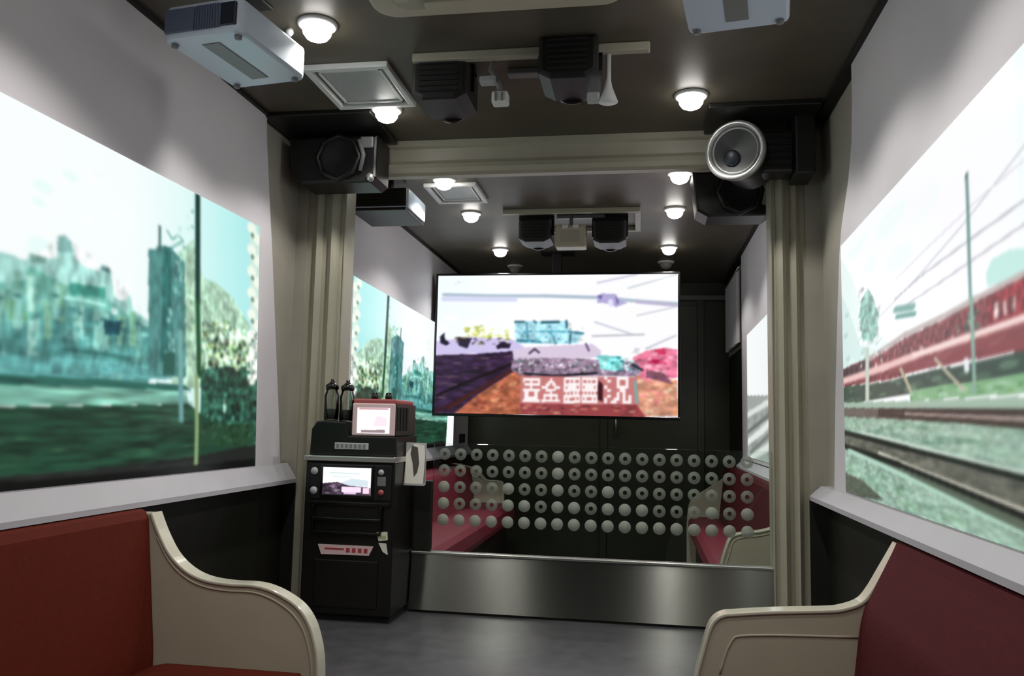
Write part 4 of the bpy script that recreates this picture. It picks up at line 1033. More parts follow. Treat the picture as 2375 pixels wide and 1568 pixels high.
LIGHTS = [
    (-.634, 2.443, 'lit round downlight between the left projector and the ceiling air conditioner'),
    (-.632, 3.181, 'lit downlight at the far corner of the front grey ceiling vent'),
    (.624, 3.172, 'lit downlight in front of the beam near the silver ringed speaker'),
    (.63, 2.44, 'lit downlight above the right projector'),
    (-.63, 1.70, 'unseen downlight added for light over the left front bench'),  # this pair is out of view, added to light the room
    (.63, 1.70, 'unseen downlight added for light over the maroon right front bench'),
    (-.63, 0.60, 'unseen downlight added for light at the left nearest the wall behind the viewer'),  # nearest pair, also unseen and added for its light
    (.63, 0.60, 'unseen downlight added for light at the right nearest the wall behind the viewer'),
    (-.629, 4.174, 'lit downlight over the rear grey ceiling vent'),
    (.624, 4.175, 'lit downlight just behind the beam beside the ringed speaker'),
    (-.631, 4.889, 'second lit downlight behind the beam in the left row'),
    (.625, 4.889, 'second lit downlight behind the beam in the right row'),
    (-.631, 5.95, 'farthest lit downlight of the left row above the television'),
    (.622, 5.95, 'farthest lit downlight of the right row above the television'),
]
for x, y, lab in LIGHTS:
    make_downlight((x, y, CEIL), lab)
make_downlight((-.62, 6.6, CEIL), 'unlit downlight in the far left ceiling corner', False)
make_downlight((.615, 6.5, CEIL), 'unlit downlight in the far right ceiling corner', False)

def make_vent(cx, cy, w, d, label):
    loc = (cx, cy, CEIL)
    root = thing('ceiling_vent', label, 'ceiling vent', loc, 'grey ceiling vents')
    x0, x1, y0, y1 = cx - w / 2, cx + w / 2, cy - d / 2, cy + d / 2
    b = B()
    t = 0.026
    for q in ((x0, x1, y0, y0 + t), (x0, x1, y1 - t, y1), (x0, x0 + t, y0 + t, y1 - t), (x1 - t, x1, y0 + t, y1 - t)):
        b.box(q[0], q[1], q[2], q[3], CEIL - 0.022, CEIL, 0.004)
    b.build('frame', M['white'], root)
    b = B()
    g = 0.04
    for q in ((x0 + g, x1 - g, y0 + g, y0 + g + .012), (x0 + g, x1 - g, y1 - g - .012, y1 - g), (x0 + g, x0 + g + .012, y0 + g, y1 - g), (x1 - g - .012, x1 - g, y0 + g, y1 - g)):
        b.box(q[0], q[1], q[2], q[3], CEIL - 0.014, CEIL, 0.002)
    b.build('inner_frame', M['white'], root)
    B().box(x0 + g + .014, x1 - g - .014, y0 + g + .014, y1 - g - .014, CEIL - 0.009, CEIL, 0.002).build('panel', M['grey_light'], root)
    return root
make_vent(-.652, 2.93, .33, .39, 'grey square ceiling vent in front of the beam beside the left projector')
make_vent(-.615, 4.42, .30, .36, 'grey square ceiling vent behind the beam')

# ceiling air conditioner: only its rounded far edge is in view
def rrect(x0, x1, y0, y1, r, n=6):
    pts = []
    for cx, cy, a0 in ((x1 - r, y1 - r, 0), (x0 + r, y1 - r, 90), (x0 + r, y0 + r, 180), (x1 - r, y0 + r, 270)):
        for k in range(n + 1):
            a = math.radians(a0 + 90 * k / n)
            pts.append((cx + r * math.cos(a), cy + r * math.sin(a)))
    return pts
root = thing('air_conditioner', 'large cream ceiling air conditioner panel with rounded corners', 'air conditioner', (0.0, 1.95, CEIL))
B().prism(rrect(-.375, .385, 1.54, 2.32, .075), 'z', 2.085, CEIL, bevel=.012).build('panel', M['cream'], root)
B().prism(rrect(-.30, .31, 1.62, 2.25, .05), 'z', 2.070, 2.086, bevel=.006).build('face_plate', M['beige'], root)
b = B()
for k in range(14):
    b.box(-.17, .18, 1.76 + k * .026, 1.774 + k * .026, 2.062, 2.071)
b.build('intake_grille', M['grey'], root)
for q in ((-.28, -.24, 1.70, 2.18), (.25, .29, 1.70, 2.18)):
    B().box(q[0], q[1], q[2], q[3], 2.060, 2.071, .003).build('louver', M['cream'], root)
for q in ((-.20, .21, 1.65, 1.69), (-.20, .21, 2.19, 2.23)):
    B().box(q[0], q[1], q[2], q[3], 2.060, 2.071, .003).build('louver', M['cream'], root)

# ------------------------------------------------------------------ projectors
def make_projector(loc, label, w=.135, vent=None):
    """loc: centre of the underside; vent side faces -y"""
    x, y, z = loc
    root = thing('projector', label, 'projector', loc, 'ceiling projectors')
    b = B()
    b.prism(rrect(x - w, x + w, y - .18, y + .18, .03), 'z', z, z + .105, bevel=.010)
    b.build('body', M['bluewhite'], root)
    b = B()
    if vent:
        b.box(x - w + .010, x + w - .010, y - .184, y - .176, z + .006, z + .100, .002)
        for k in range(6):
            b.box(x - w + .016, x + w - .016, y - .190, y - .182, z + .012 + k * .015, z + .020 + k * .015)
        b.build('vent_panel', M['black'], root)  # shade under the beam put into the black of the louvres
        B().box(x - w + .006, x + w - .012, y - .176, y + .170, z - .014, z + .002, .004).build('underside_shade', M['black'], root)  # black plate added as the shade on the underside
    else:
        b.box(x - .122, x - .02, y - .186, y - .176, z + .018, z + .09, .002)
        for k in range(9):
            b.box(x - .015 + k * .009, x - .010 + k * .009, y - .186, y - .176, z + .018, z + .09)
        b.box(x - .018, x + .07, y - .183, y - .177, z + .018, z + .09)
        b.build('vent_panel', M['slate'], root)
        B().box(x + .072, x + .122, y - .186, y - .176, z + .02, z + .088, .002).build('socket_panel', M['navy'], root)
    b = B()
    b.box(x - .03, x + .03, y - .13, y + .12, z - .003, z + .004, .001)
    b.build('underside_strip', M['grey'], root)
    B().lathe([(.036, -.006), (.036, .0), (.030, .004), (.026, -.002), (0, .006)], (x - .05, y + .18, z + .055), (0, 1, 0), 24).build('lens', M['black_gloss'], root)
    for sx in (-1, 1):
        for sy in (-1, 1):
            B().lathe([(.010, -.010), (.011, -.002), (.010, .004)], (x + sx * .11, y + sy * .15, z), seg=12).build('foot', M['grey'], root)
    b = B().lathe([(.022, z + .10), (.022, CEIL - .008)], (x, y, 0), seg=18)
    b.box(x - .07, x + .07, y - .07, y + .07, CEIL - .010, CEIL, .003)
    b.build('ceiling_mount', M['black'], root)
    return root
P1 = make_projector((-.812, 2.262, 1.945), 'blue-white projector under the ceiling at upper left, its underside lit')
P1.rotation_euler = (0, 0, math.radians(-8))
dup(P1, (.672, 2.055, 1.945), math.radians(-9), 'blue-white projector cut by the top edge, over the right side')
make_projector((-.925, 4.15, 1.945), 'white projector behind the beam, its louvred end and underside blackened as shade', .160, True)
tag(B().lathe([(0, 0), (.012, 0), (.014, -.012), (.008, -.022), (0, -.024)], (-.745, 2.47, CEIL), seg=14).build('ceiling_sensor', M['white'], origin=None),
    'tiny white ceiling sensor between the left projector and the first downlight', 'sensor')

# ------------------------------------------------------------------ speakers by the beam
def make_box_speaker(loc, label, w=.42, d=.19, h=.215):
    x, y, z = loc       # centre
    root = thing('box_speaker', label, 'speaker', loc, 'black speakers at the beam')
    b = B()
    prof = [(x - w / 2, z + h * .50), (x - w / 2 + .02, z - h * .36), (x - w / 2 + .07, z - h / 2), (x + w / 2 - .03, z - h / 2), (x + w / 2, z - h * .40), (x + w / 2, z + h / 2)]
    b.prism(prof, 'y', y - d / 2, y + d / 2, bevel=.012)
    b.build('cabinet', M['black'], root)
    c = (x + .035, y - d / 2, z + .005)
    B().lathe([(.112, .004), (.112, -.012), (.100, -.024), (.092, -.020), (.092, .004)], c, (0, 1, 0), 8).build('woofer_frame', M['black'], root)
    B().lathe([(.091, -.008), (.088, -.016), (.060, .004), (.030, .016), (.028, .010), (.0, .002)], c, (0, 1, 0), 36).build('woofer_cone', M['black_matte'], root)
    b = B()
    b.box(x + .135, x + .195, y - d / 2 - .012, y - d / 2 + .004, z + .045, z + .098, .006)
    b.tube([(x + .13, y - d / 2 - .012, z + .08), (x + .155, y - d / 2 - .016, z + .01), (x + .14, y - d / 2 - .010, z - .06)], .010)
    b.build('tweeter_plate', M['grey'], root)
    B().lathe([(.016, -.014), (.018, -.004), (.018, .004)], (x + .185, y - d / 2, z - .088), (0, 1, 0), 16).build('knob', M['silver'], root)
    b = B().box(x - .05, x + .05, y - .02, y + .06, z + h / 2 - .01, CEIL, .004)
    b.build('bracket', M['black'], root)
    if y < 3.6:
        B().box(x - .235, x + .245, y - .30, y + .085, CEIL - .020, CEIL, .004).build('mount_board', M['black'], root)
    return root
SB = make_box_speaker((-.945, 3.465, 2.004), 'black box speaker with octagonal cone at the left end of the beam')
make_box_speaker((.845, 3.90, 1.93), 'black box speaker behind the beam under the ringed speaker', .36)

root = thing('ringed_speaker', 'black speaker with a big silver ring at the right end of the beam', 'speaker', (.93, 3.40, 1.985), 'black speakers at the beam')
ax = Vector((-.42, -1.0, -.06)).normalized()
c = Vector((.815, 3.37, 1.985))
B().lathe([(.100, -.26), (.112, -.24), (.112, -.08), (.120, -.03), (.120, .0)], c, ax, 40).build('can', M['black'], root)
B().lathe([(.122, -.02), (.126, .006), (.118, .020), (.106, .016), (.100, .000), (.100, -.02)], c, ax, 48).build('ring', M['silver_ring'], root)
B().lathe([(.101, .002), (.094, .004), (.080, -.004), (.050, -.020), (.046, -.010), (.030, -.004), (0, .0)], c, ax, 40).build('cone', M['grey'], root)
B().lathe([(.030, -.012), (.034, .004), (.026, .010), (0, .012)], c + ax * -.004 + Vector((-.015, 0, -.03)), ax, 20).build('dust_cap', M['navy'], root)
b = B().box(.92, 1.06, 3.42, 3.54, 1.905, 2.085, .012)
b.box(1.055, 1.135, 3.38, 3.56, 1.885, CEIL, .008)
b.build('wall_mount', M['black'], root)
b = B()
for k in range(5):
    b.box(.95, 1.05, 3.412, 3.422, 1.93 + k * .030, 1.942 + k * .030)
b.build('heat_fins', M['black_matte'], root)
B().box(.70, 1.135, 3.26, 3.56, CEIL - .022, CEIL, .004).build('mount_board', M['black'], root)

# ------------------------------------------------------------------ ceiling trays with black spotlights
def make_tray(loc, label, full=True):
    x, y, z = loc
    root = thing('ceiling_rail_frame', label, 'rail frame', loc, 'ceiling rail frames')
    b = B()
    b.box(x - .42, x + .42, y - .26, y - .225, z - .03, z, .004)
    if full:
        b.box(x - .30, x + .42, y + .225, y + .26, z - .03, z, .004)
        b.box(x + .385, x + .42, y - .225, y + .225, z - .03, z, .004)
    b.build('rail', M['beige'], root)
    b = B().box(x - .10, x + .20, y - .10, y - .05, z - .022, z, .004)
    b.build('cross_bar', M['grey'], root)
    return root
def make_spotlight(loc, label, w=.20):
    x, y, z = loc       # centre of the head
    root = thing('black_spotlight', label, 'spotlight', loc, 'black spotlights on the rail frames')
    b = B()
    prof = [(x - w / 2, z + .07), (x - w / 2, z - .055), (x - w * .3, z - .075), (x + w * .3, z - .075), (x + w / 2, z - .055), (x + w / 2, z + .07)]
    b.prism(prof, 'y', y - .11, y + .11, bevel=.014)
    b.build('head', M['black'], root)
    B().lathe([(.078, -.016), (.082, .0), (.070, .006), (.064, -.004), (0, -.012)], (x, y + .112, z - .004), (0, 1, 0), 28).build('lens', M['black_gloss'], root)
    b = B()
    b.box(x - w / 2 - .012, x - w / 2 + .004, y - .02, y + .02, z - .02, CEIL - .03)
    b.box(x + w / 2 - .004, x + w / 2 + .012, y - .02, y + .02, z - .02, CEIL - .03)
    b.box(x - w / 2 - .012, x + w / 2 + .012, y - .02, y + .02, CEIL - .042, CEIL, .003)
    b.build('yoke', M['black'], root)
    b = B()
    for k in range(6):
        b.box(x - w * .35, x + w * .35, y - .116, y - .108, z - .05 + k * .02, z - .042 + k * .02)
    b.build('cooling_slots', M['black_matte'], root)
    return root
def make_junction(loc, label):
    x, y, z = loc
    root = thing('junction_box', label, 'junction box', loc, 'cream junction boxes on the ceiling')
    B().box(x - .095, x + .095, y - .06, y + .06, z - .07, z + .07, .010).build('box', M['cream'], root)
    b = B().box(x - .055, x + .05, y - .066, y - .058, z - .045, z + .03, .003)
    b.build('cover', M['beige'], root)
    for dx in (-.05, .015):
        B().box(x + dx, x + dx + .035, y - .075, y - .058, z + .045, z + .066, .003).build('clip', M['white'], root)
    B().lathe([(.012, z + .06), (.012, CEIL)], (x, y, 0), seg=14).build('conduit', M['grey'], root)
    return root
TR = make_tray((.04, 2.95, CEIL), 'thin cream ceiling rail beside the front black spotlights', False)
SP = make_spotlight((-.285, 2.82, 2.065), 'black spotlight beside the front grey vent')
make_spotlight((.186, 2.72, 2.078), 'black spotlight at the front, right below the air conditioner edge')
make_tray((.0, 5.08, CEIL), 'thin cream rail frame on the rear ceiling above the television')
make_spotlight((-.232, 5.02, 2.045), 'black spotlight left of the cream box above the television')
make_spotlight((.232, 5.02, 2.030), 'black spotlight right of the cream box above the television')
JB = make_junction((-.008, 4.98, 2.005), 'cream junction box between the two rear black spotlights')
root = thing('power_plug', 'pale grey plug hanging from the ceiling between the front black spotlights', 'plug', (-.055, 2.72, 1.98))
B().box(-.088, -.030, 2.69, 2.74, 1.955, 2.0, .008).build('plug_body', M['white'], root)
b = B().box(-.074, -.068, 2.684, 2.692, 1.962, 1.992).box(-.052, -.046, 2.684, 2.692, 1.962, 1.992)
b.build('slot', M['grey'], root)
B().tube([(-.06, 2.715, 1.998), (-.07, 2.72, 2.05), (-.10, 2.73, 2.09), (-.085, 2.74, CEIL)], .010).build('cable', M['grey'], root)
B().box(-.135, -.075, 2.70, 2.74, 2.035, 2.062, .006).build('clip', M['grey_light'], root)
root = thing('cone_fitting', 'small white cone-shaped ceiling fitting beside the right front spotlight', 'ceiling fitting', (.318, 2.72, 1.95))
B().lathe([(.034, 1.952), (.032, 1.958), (.014, 2.005), (.009, 2.03), (.009, CEIL)], (.318, 2.72, 0), seg=24).build('cone', M['white'], root)
B().box(.245, .290, 2.70, 2.74, 1.953, 1.985, .006).box(.285, .300, 2.712, 2.728, 1.963, 1.975).build('side_clip', M['grey_light'], root)

# ------------------------------------------------------------------ television
TVY = 6.0
root = thing('television', 'big flat television with a train picture hung under the rear ceiling', 'television', (-.216, TVY + .03, 1.43))
x0, x1, z0, z1 = -1.137, .706, .888, 1.977
b = B()
t = .017
b.box(x0, x1, TVY, TVY + .05, z1 - t, z1, .003).box(x0, x1, TVY, TVY + .05, z0, z0 + t * 1.3, .003)
b.box(x0, x0 + t, TVY, TVY + .05, z0 + t * 1.3, z1 - t, .003).box(x1 - t, x1, TVY, TVY + .05, z0 + t * 1.3, z1 - t, .003)
b.build('bezel', M['black_gloss'], root)
B().box(x0 + .01, x1 - .01, TVY + .02, TVY + .065, z0 + .01, z1 - .01, .01).build('back_cover', M['black'], root)
tv_pic = Picture(340, 200).paint(TV_PICTURE).soften(4)
tv_pic.build('screen', [(x0 + t, TVY + .006, z0 + t * 1.3), (x1 - t, TVY + .006, z0 + t * 1.3), (x1 - t, TVY + .006, z1 - t), (x0 + t, TVY + .006, z1 - t)], (0, .012, 0), M['tv_picture'], root)
b = B().box(-.30, -.13, TVY + .06, TVY + .09, 1.2, 1.7, .004).box(-.25, -.18, TVY + .085, TVY + .15, 1.45, CEIL, .004).box(-.34, -.09, TVY + .04, TVY + .20, CEIL - .012, CEIL, .003)
b.build('ceiling_bracket', M['black'], root)
# ------------------------------------------------------------------ steel barrier with dotted glass
b = B()
b.prism([(3.598, .012), (3.632, .252), (3.660, .252), (3.660, .012)], 'x', -.585, .985)
o = b.build('steel_barrier', [M['steel'], M['steel_top']], origin=(.2, 3.63, 0))
uv = o.data.uv_layers.new(name='brush')
for poly in o.data.polygons:
    for li in poly.loop_indices:
        co = o.data.vertices[o.data.loops[li].vertex_index].co
        uv.data[li].uv = (co.z, co.x)
tag(o, 'low brushed steel barrier standing between the two pillars on the floor', 'barrier')
B().box(-.588, .985, 3.622, 3.666, .250, .262, .003).build('top_rail', M['steel_top'], o)
B().box(-.585, .985, 3.606, 3.654, 0.0, .014).build('kick_gap', M['dark_gap'], o)

GX0, GX1 = -.50, .985
root = thing('glass_screen', 'clear glass screen with frosted rings and dots on the steel barrier', 'glass screen', (.24, 3.64, .264))
b = B().box(GX0, GX1, 3.634, 3.646, .264, .745, .002)
b.build('pane', M['glass'], root)
b = B()
filled = {(0, 7), (1, 7), (2, 0), (2, 4), (2, 7), (2, 10), (3, 0), (3, 4), (3, 5), (3, 7), (3, 8), (3, 10), (3, 11), (3, 12), (3, 16), (3, 18)}
for r in range(5):
    for k in range(20):
        x = -.447 + k * .0738
        z = .698 - r * .0735
        if x > GX1 - .035:
            continue
        y = 3.6325
        if r == 4 or (r, k) in filled:
            b.ring((x, y, z), 0, .0265, (0, 1, 0), .0012, 20)
        else:
            b.ring((x, y, z), .0095, .0270, (0, 1, 0), .0012, 22, 1)
b.build('frosted_dots', [M['frost'], M['frost_thin']], root)
B().box(-.585, -.500, 3.625, 3.655, .2625, .575, .004).build('end_post', M['wall_dark'], root)

# ------------------------------------------------------------------ benches
def smooth_curve(pts, n=6):
    """Catmull-Rom through pts"""
    out = []
    P = [Vector((p[0], p[1])) for p in pts]
    for i in range(len(P) - 1):
        p0 = P[max(i - 1, 0)]
        p1, p2 = P[i], P[i + 1]
        p3 = P[min(i + 2, len(P) - 1)]
        for k in range(n):
            t = k / n
            q = 0.5 * ((2 * p1) + (-p0 + p2) * t + (2 * p0 - 5 * p1 + 4 * p2 - p3) * t * t + (-p0 + 3 * p1 - 3 * p2 + p3) * t ** 3)
            out.append((q.x, q.y))
    out.append((P[-1].x, P[-1].y))
    return out

def make_bench(name, label, s, y0, y1, prof, back_x, seat_front, seat_top, mats, ends, back_top=.535, back_prof=None, groove=None, group='upholstered benches along the walls'):
    """s = -1 left wall, +1 right wall; prof = end panel edge (|x|, z) from the backrest top down to the front; ends: y of end panels"""
    root = thing(name, label, 'bench', (s * (back_x + seat_front) / 2, (y0 + y1) / 2, LOW), group)
    mb, ms = mats
    # backrest: gently padded slab
    bp = back_prof or [(back_x - .050, LOW + .30), (back_x - .050, .10), (back_x - .038, .22), (back_x - .020, .38), (back_x - .004, back_top - .03)]
    wx = 1.19
    pr = [(s * wx, bp[0][1])] + [(s * q[0], q[1]) for q in smooth_curve(bp, 5)] + [(s * (bp[-1][0] + .012), back_top - .008), (s * (bp[-1][0] + .03), back_top), (s * wx, back_top)]
    B().prism(pr, 'y', y0, y1, bevel=.006).build('backrest', mb, root)
    pr = [(s * (back_x - .004), seat_top - .02), (s * (back_x - .004), seat_top - .14), (s * (seat_front + .015), seat_top - .14), (s * seat_front, seat_top - .10), (s * (seat_front + .004), seat_top - .03), (s * (seat_front + .03), seat_top), (s * (back_x - .1), seat_top)]
    B().prism(pr, 'y', y0, y1, bevel=.006).build('seat_cushion', ms, root)
    B().box(min(s * (back_x + .05), s * (seat_front + .06)), max(s * (back_x + .05), s * (seat_front + .06)), y0, y1, LOW, seat_top - .14).build('base', M['wall_dark'], root)
    edge = smooth_curve(prof, 6)
    for ya, yb in ends:
        outl = [(s * p[0], p[1]) for p in edge]
        fx = outl[-1][0]
        full = outl + [(fx, LOW), (s * (back_x + .085), LOW), (s * (back_x + .085), outl[0][1])]
        pan = B().prism(full, 'y', ya, yb, bevel=.003).build('end_panel', M['cream'], root)
        # shiny rim along the curved edge, wider than the panel
        rim = B()
        outer = []
        inner = []
        for i, p in enumerate(outl):
            a = Vector(outl[max(i - 1, 0)])
            c = Vector(outl[min(i + 1, len(outl) - 1)])
            d = (c - a).normalized()
            nrm = Vector((d.y, -d.x))
            if nrm.x * s > 0 and abs(nrm.x) > .05 or (abs(nrm.x) <= .05 and nrm.y < 0):
                nrm = -nrm
            outer.append(tuple(Vector(p) + nrm * .007))
            inner.append(tuple(Vector(p) - nrm * .003))
        outer.append((fx - s * .007, LOW))
        inner.append((fx + s * .003, LOW))
        rim.prism(outer + inner[::-1], 'y', ya - .006, yb + .006, bevel=.003)
        rim.build('rim', M['cream_rim'], pan)
        # raised inner bead following the edge on the face seen from the room
        if groove:
            gz = groove
            pts = [(s * (back_x - .085), gz), (s * (seat_front + .14), gz - .012), (s * (seat_front + .085), gz - .035), (s * (seat_front + .055), gz - .12)]
            bead = [(q[0], ya - .0005, q[1]) for q in smooth_curve(pts, 4)]
        else:
            bead = [(p[0] + s * .016 * min(1, max(0, (i / len(outl) - .3) * 3)), ya - .0005, p[1] - .017) for i, p in enumerate(outl)]
            bead = [q for q in bead if abs(q[0]) < back_x - .03]
        B().tube(bead, .0032, 8).build('bead', M['cream'], pan)
    return root

PL = [(1.092, .535), (1.060, .470), (1.017, .406), (.963, .362), (.90, .337), (.82, .328), (.740, .328), (.689, .320), (.640, .302), (.589, .272), (.555, .232), (.535, .185), (.520, .12), (.515, .02), (.515, -.08)]
PR_ = [(1.135, .535), (1.098, .470), (1.058, .402), (1.030, .372), (.985, .354), (.94, .347), (.80, .336), (.70, .325), (.668, .320), (.645, .306), (.630, .280), (.612, .22), (.594, .15), (.582, .08), (.575, -.08)]
PLR = [(1.09, .50), (.98, .480), (.90, .456), (.855, .405), (.82, .375), (.75, .372), (.70, .366), (.684, .34), (.68, .25), (.68, -.08)]
PRR = [(1.11, .47), (1.08, .375), (1.02, .345), (.93, .330), (.885, .318), (.862, .295), (.845, .25), (.825, .18), (.812, .10), (.808, -.08)]
PRF = [(1.11, .46), (1.04, .415), (.96, .36), (.87, .30), (.82, .25), (.80, .18), (.79, .05), (.79, -.08)]
red = (M['red'], M['red'])
mar = (M['maroon'], M['maroon'])
pk = (M['pink'], M['pink'])
make_bench('bench', 'vermilion upholstered bench with curved cream end panel along the left front wall', -1, .10, 2.400, PL, 1.10, .54, .085, red, [(2.400, 2.445)], back_top=.550)
make_bench('bench', 'dark maroon upholstered bench with squarer cream armrest along the right front wall', 1, .10, 2.400, PR_, 1.105, .60, .085, mar, [(2.400, 2.445)],
           groove=.285,
           back_top=.550, back_prof=[(1.0, LOW + .30), (1.0, .10), (1.012, .22), (1.030, .34), (1.060, .41), (1.112, .515)])
make_bench('bench', 'crimson bench at rear left behind the dotted glass and the kiosk', -1, 3.95, 6.58, PLR, .95, .58, .20, pk, [(6.60, 6.64)], back_top=.485)
make_bench('bench', 'crimson bench at rear right whose cream end meets the pillar', 1, 4.22, 6.78, PRR, 1.09, .80, .13, (M['maroon'], M['pink']), [(4.17, 4.215)], back_top=.555)
tag(B().prism([(p[0], p[1]) for p in smooth_curve(PRF, 5)] + [(.79, LOW), (1.11, LOW)], 'y', 6.79, 6.83, bevel=.004).build('end_screen', M['cream'], origin=(.95, 6.8, LOW)),
    'sloping cream end screen at the far end of the rear right bench', 'end screen')

# ------------------------------------------------------------------ kiosk
KX0, KX1, KY0, KY1 = -.990, -.592, 3.345, 3.700
root = thing('kiosk', 'black self-service kiosk with two lit displays standing before the steel barrier', 'kiosk', (-.79, 3.45, 0))
B().box(KX0, KX1, KY0 + .006, KY1, .03, .664, .006).build('cabinet', [M['dark_cab']], root)
B().box(KX0 + .01, KX1 - .01, KY0 + .03, KY1 - .01, 0, .032).build('plinth', M['black_matte'], root)
B().box(KX0 - .004, KX1 + .004, KY0 - .010, KY1, .664, .688, .004).build('counter_edge', M['silver'], root)
fp = B().box(-.962, -.604, KY0 - .002, KY0 + .012, .505, .655, .004).build('front_panel', M['black'], root)
kb = B()
kb.box(-.918, -.680, KY0 - .008, KY0 + .002, .512, .526, .002).box(-.918, -.680, KY0 - .008, KY0 + .002, .640, .652, .002)
kb.box(-.918, -.906, KY0 - .008, KY0 + .002, .524, .642, .002).box(-.692, -.680, KY0 - .008, KY0 + .002, .524, .642, .002)
kb.build('screen_bezel', M['black_gloss'], root)
kpic = [('g', [(0, (244, 252, 252)), (1, (250, 253, 253))]),
        ('l', (205, 222, 222), .03, .03, .035, .035, [(.15, .80), (.75, .78)]), ('l', (214, 230, 232), .03, .03, .03, .03, [(.2, .66), (.6, .66)]),
        ('p', (212, 226, 234), [(.4, .30), (.95, .34), (.95, .55), (.6, .60), (.4, .46)]),
        ('p', (64, 50, 66), [(0, 0), (1, 0), (1, .28), (.55, .34), (.30, .46), (0, .40)]),
        ('n', [(120, 96, 120), (36, 28, 40), (150, 130, 150)], 26, 3, [(0, .02), (.4, .02), (.4, .40), (0, .38)], .10, .10),
        ('p', (246, 222, 246), [(.40, .10), (.80, .10), (.80, .30), (.40, .30)]), ('p', (250, 214, 234), [(.84, .06), (.97, .06), (.97, .28), (.84, .28)]),
        ('p', (222, 190, 222), [(.44, .02), (.70, .02), (.70, .09), (.44, .09)])]
Picture(90, 60).paint(kpic).soften(1).build('screen', [(-.906, KY0 - .005, .526), (-.692, KY0 - .005, .526), (-.692, KY0 - .005, .640), (-.906, KY0 - .005, .640)], (0, .006, 0), M['small_picture'], root)
for x, z in ((-.945, .622), (-.945, .540)):
    B().lathe([(.017, -.004), (.015, -.010), (0, -.012)], (x, KY0, z), (0, 1, 0), 18).build('speaker_dot', M['grey_light'], root)
B().lathe([(.013, -.004), (.012, -.010), (0, -.012)], (-.648, KY0, .624), (0, 1, 0), 18).build('button', M['grey_light'], root)
B().lathe([(.013, -.004), (.012, -.010), (0, -.012)], (-.646, KY0, .540), (0, 1, 0), 18).build('button', M['dust_red'], root)
B().box(-.665, -.628, KY0 - .005, KY0 + .002, .566, .606, .003).build('card_slot', M['grey'], root)
b = B()
b.box(-.965, -.605, KY0 - .004, KY0 + .010, .478, .496, .003)
b.box(-.945, -.640, KY0 - .022, KY0 + .010, .418, .432, .004)
b.box(-.945, -.640, KY0 - .014, KY0 + .010, .362, .374, .003)
b.box(-.948, -.938, KY0 - .014, KY0 + .010, .374, .48, .003).box(-.648, -.638, KY0 - .014, KY0 + .010, .374, .48, .003)
b.build('ticket_tray', M['black_gloss'], root)
b = B()
b.prism([(-.916, .316), (-.672, .316), (-.690, .278), (-.900, .276)], 'y', KY0 - .003, KY0 + .008)
pl = b.build('name_plate', M['pinkwhite'], root)
b = B().box(-.885, -.800, KY0 - .0042, KY0 - .002, .297, .304)
for k in range(4):
    b.box(-.790 + k * .026, -.774 + k * .026, KY0 - .0042, KY0 - .002, .288, .306)
b.build('plate_lettering', M['redprint'], pl)
b = B().prism([(-.660, .375), (-.615, .378), (-.612, .345), (-.650, .340)], 'y', KY0 - .002, KY0 + .008)
b.build('sticker', M['paper'], root)
b = B().prism([(-.650, .332), (-.618, .330), (-.610, .285), (-.630, .296)], 'y', KY0 - .002, KY0 + .008)
b.build('sticker', M['paper'], root)
B().box(-.640, -.618, KY0 - .0035, KY0 - .001, .350, .364).build('sticker_print', M['yellowprint'], root)
B().box(-.930, -.650, KY0 - .001, KY0 + .008, .060, .255, .004).build('service_door', M['dark_cab'], root)
b = B()
prof = [(-.990, .689), (-.985, .80), (-.962, .834), (-.930, .838), (-.830, .832), (-.812, .774), (-.600, .774), (-.596, .689)]
b.prism(prof, 'y', KY0 + .035, KY1, bevel=.006)
uc = b.build('upper_console', M['dark_cab'], root)
B().box(-.874, -.722, KY0 + .030, KY0 + .037, .716, .744, .002).build('label_plate', M['grey_light'], uc)
b = B()
for k in range(7):
    b.box(-.866 + k * .020, -.854 + k * .020, KY0 + .028, KY0 + .031, .722, .738)
b.build('label_print', M['grey'], uc)

# small printer with its own lit display, standing on the console
PX0, PX1, PY0, PY1 = -.798, -.606, 3.38, 3.69
root = thing('ticket_printer', 'small black and red printer with white display on top of the kiosk', 'printer', (-.70, 3.48, .7755))
B().box(PX0 + .004, PX1, PY0 + .012, PY1, .7755, .918, .006).build('casing', M['brown_cab'], root)
B().box(PX0 - .002, PX1 + .002, PY0 + .004, PY1 - .05, .912, .934, .006).build('red_lid', M['dust_red'], root)
b = B().box(PX0 - .004, PX1 - .004, PY0, PY0 + .014, .7755, .916, .006)
b.build('front_frame', M['pinkwhite'], root)
dpic = [('g', [(0, (253, 247, 252)), (1, (253, 250, 253))]), ('p', (150, 132, 136), [(.14, .02), (.86, .04), (.86, .15), (.14, .13)]),
        ('p', (246, 226, 236), [(.5, .3), (.9, .3), (.9, .6), (.6, .7)]), ('p', (196, 150, 152), [(.05, .92), (.95, .92), (.95, 1), (.05, 1)])]
Picture(50, 50).paint(dpic).soften(1).build('display', [(PX0 + .020, PY0 - .002, .786), (PX1 - .026, PY0 - .002, .786), (PX1 - .026, PY0 - .002, .896), (PX0 + .020, PY0 - .002, .896)], (0, .004, 0), M['small_picture'], root)
for x in (-.722, -.660):
    B().lathe([(.015, .932), (.016, .945), (.012, .962), (.0, .966)], (x, 3.44, 0), seg=18).build('knob', M['black_gloss'], root)
b = B()
for k in range(4):
    b.box(PX1 - .002, PX1 + .004, 3.40 + k * .045, 3.425 + k * .045, .80, .90, .001)
b.build('side_vents', M['black_matte'], root)

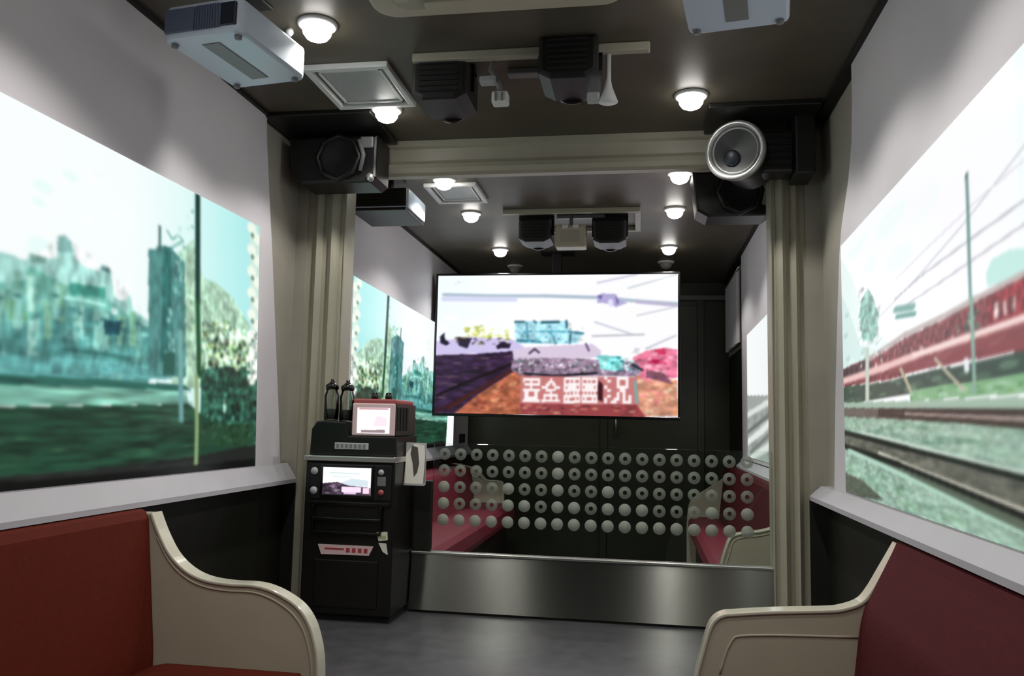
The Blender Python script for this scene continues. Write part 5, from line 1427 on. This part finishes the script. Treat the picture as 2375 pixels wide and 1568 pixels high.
def make_jar(loc, label):
    x, y, z = loc
    root = thing('glass_jar', label, 'jar', loc, 'glass jars on the kiosk')
    B().lathe([(.0, .0), (.030, .0), (.033, .006), (.033, .110), (.026, .128), (.026, .140), (.024, .140), (.024, .128), (.031, .108), (.031, .006), (.0, .004)], loc, seg=24).build('glass', M['jar'], root)
    B().lathe([(.029, .138), (.029, .156), (.020, .162), (.008, .172), (.008, .182), (0, .184)], loc, seg=20).build('lid', M['black_gloss'], root)
    B().lathe([(0, .005), (.029, .005), (.029, .050), (0, .052)], loc, seg=20).build('contents', M['grey'], root)
    return root
J = make_jar((-.925, 3.45, .8385), 'dark-lidded glass jar on the kiosk, the left one')
dup(J, (-.853, 3.45, .8345), None, 'dark-lidded glass jar on the kiosk next to the small printer')

# leaflet holder beside the kiosk
root = thing('leaflet_holder', 'clear holder with white leaflets fixed beside the kiosk', 'leaflet holder', (-.54, 3.50, .56))
B().box(-.592, -.500, 3.506, 3.511, .566, .748, .001).build('back_plate', M['grey_light'], root)
b = B()
out_ = [(-.590, .572), (-.504, .572), (-.502, .690), (-.508, .738), (-.553, .744), (-.588, .702)]
lo_ = [b.bm.verts.new((q[0], 3.478 + (q[1] - .572) * .14, q[1])) for q in out_]
hi_ = [b.bm.verts.new((q[0], 3.481 + (q[1] - .572) * .14, q[1])) for q in out_]
b.bm.faces.new(lo_)
b.bm.faces.new(hi_[::-1])
for i in range(6):
    b.bm.faces.new((lo_[i], hi_[i], hi_[(i + 1) % 6], lo_[(i + 1) % 6]))
bmesh.ops.recalc_face_normals(b.bm, faces=b.bm.faces)
lf = b.build('leaflet', M['paper'], root)
b = B()
out_ = [(-.564, .735), (-.537, .728), (-.526, .66), (-.532, .62), (-.546, .60), (-.556, .66), (-.568, .70)]
b.bm.faces.new([b.bm.verts.new((q[0], 3.4772 + (q[1] - .572) * .14, q[1])) for q in out_])
b.build('leaflet_print', M['darkprint'], lf)
B().box(-.592, -.500, 3.476, 3.508, .563, .571, .001).build('ledge', M['grey_light'], root)

# small fittings on the far walls
tag(B().box(-1.168, -1.150, 7.08, 7.26, .66, .74, .004).build('switch_plate', M['navy']), 'small dark switch plate on the white wall end under the television', 'switch')
root = thing('hanging_curtain', 'pale curtain rail with short white curtain at the far right wall', 'curtain', (1.16, 6.85, 2.07))
b = B()
n = 40
cpts = []
for k in range(n + 1):
    y = 6.40 + .95 * k / n
    cpts.append((1.165 + .012 * math.sin(k * 1.3), y))
outl = [(p[0] - .004, p[1]) for p in cpts] + [(p[0] + .004, p[1]) for p in cpts[::-1]]
b.prism(outl, 'z', 1.50, 2.06)
b.build('cloth', M['panel'], root)
B().tube([(1.165, 6.34, 2.075), (1.165, 7.42, 2.075)], .012).box(1.165, 1.2, 6.36, 6.38, 2.06, 2.09).box(1.165, 1.2, 7.38, 7.40, 2.06, 2.09).build('rod', M['silver'], root)

for o in bpy.data.objects:
    if 'base' in o:
        del o['base']
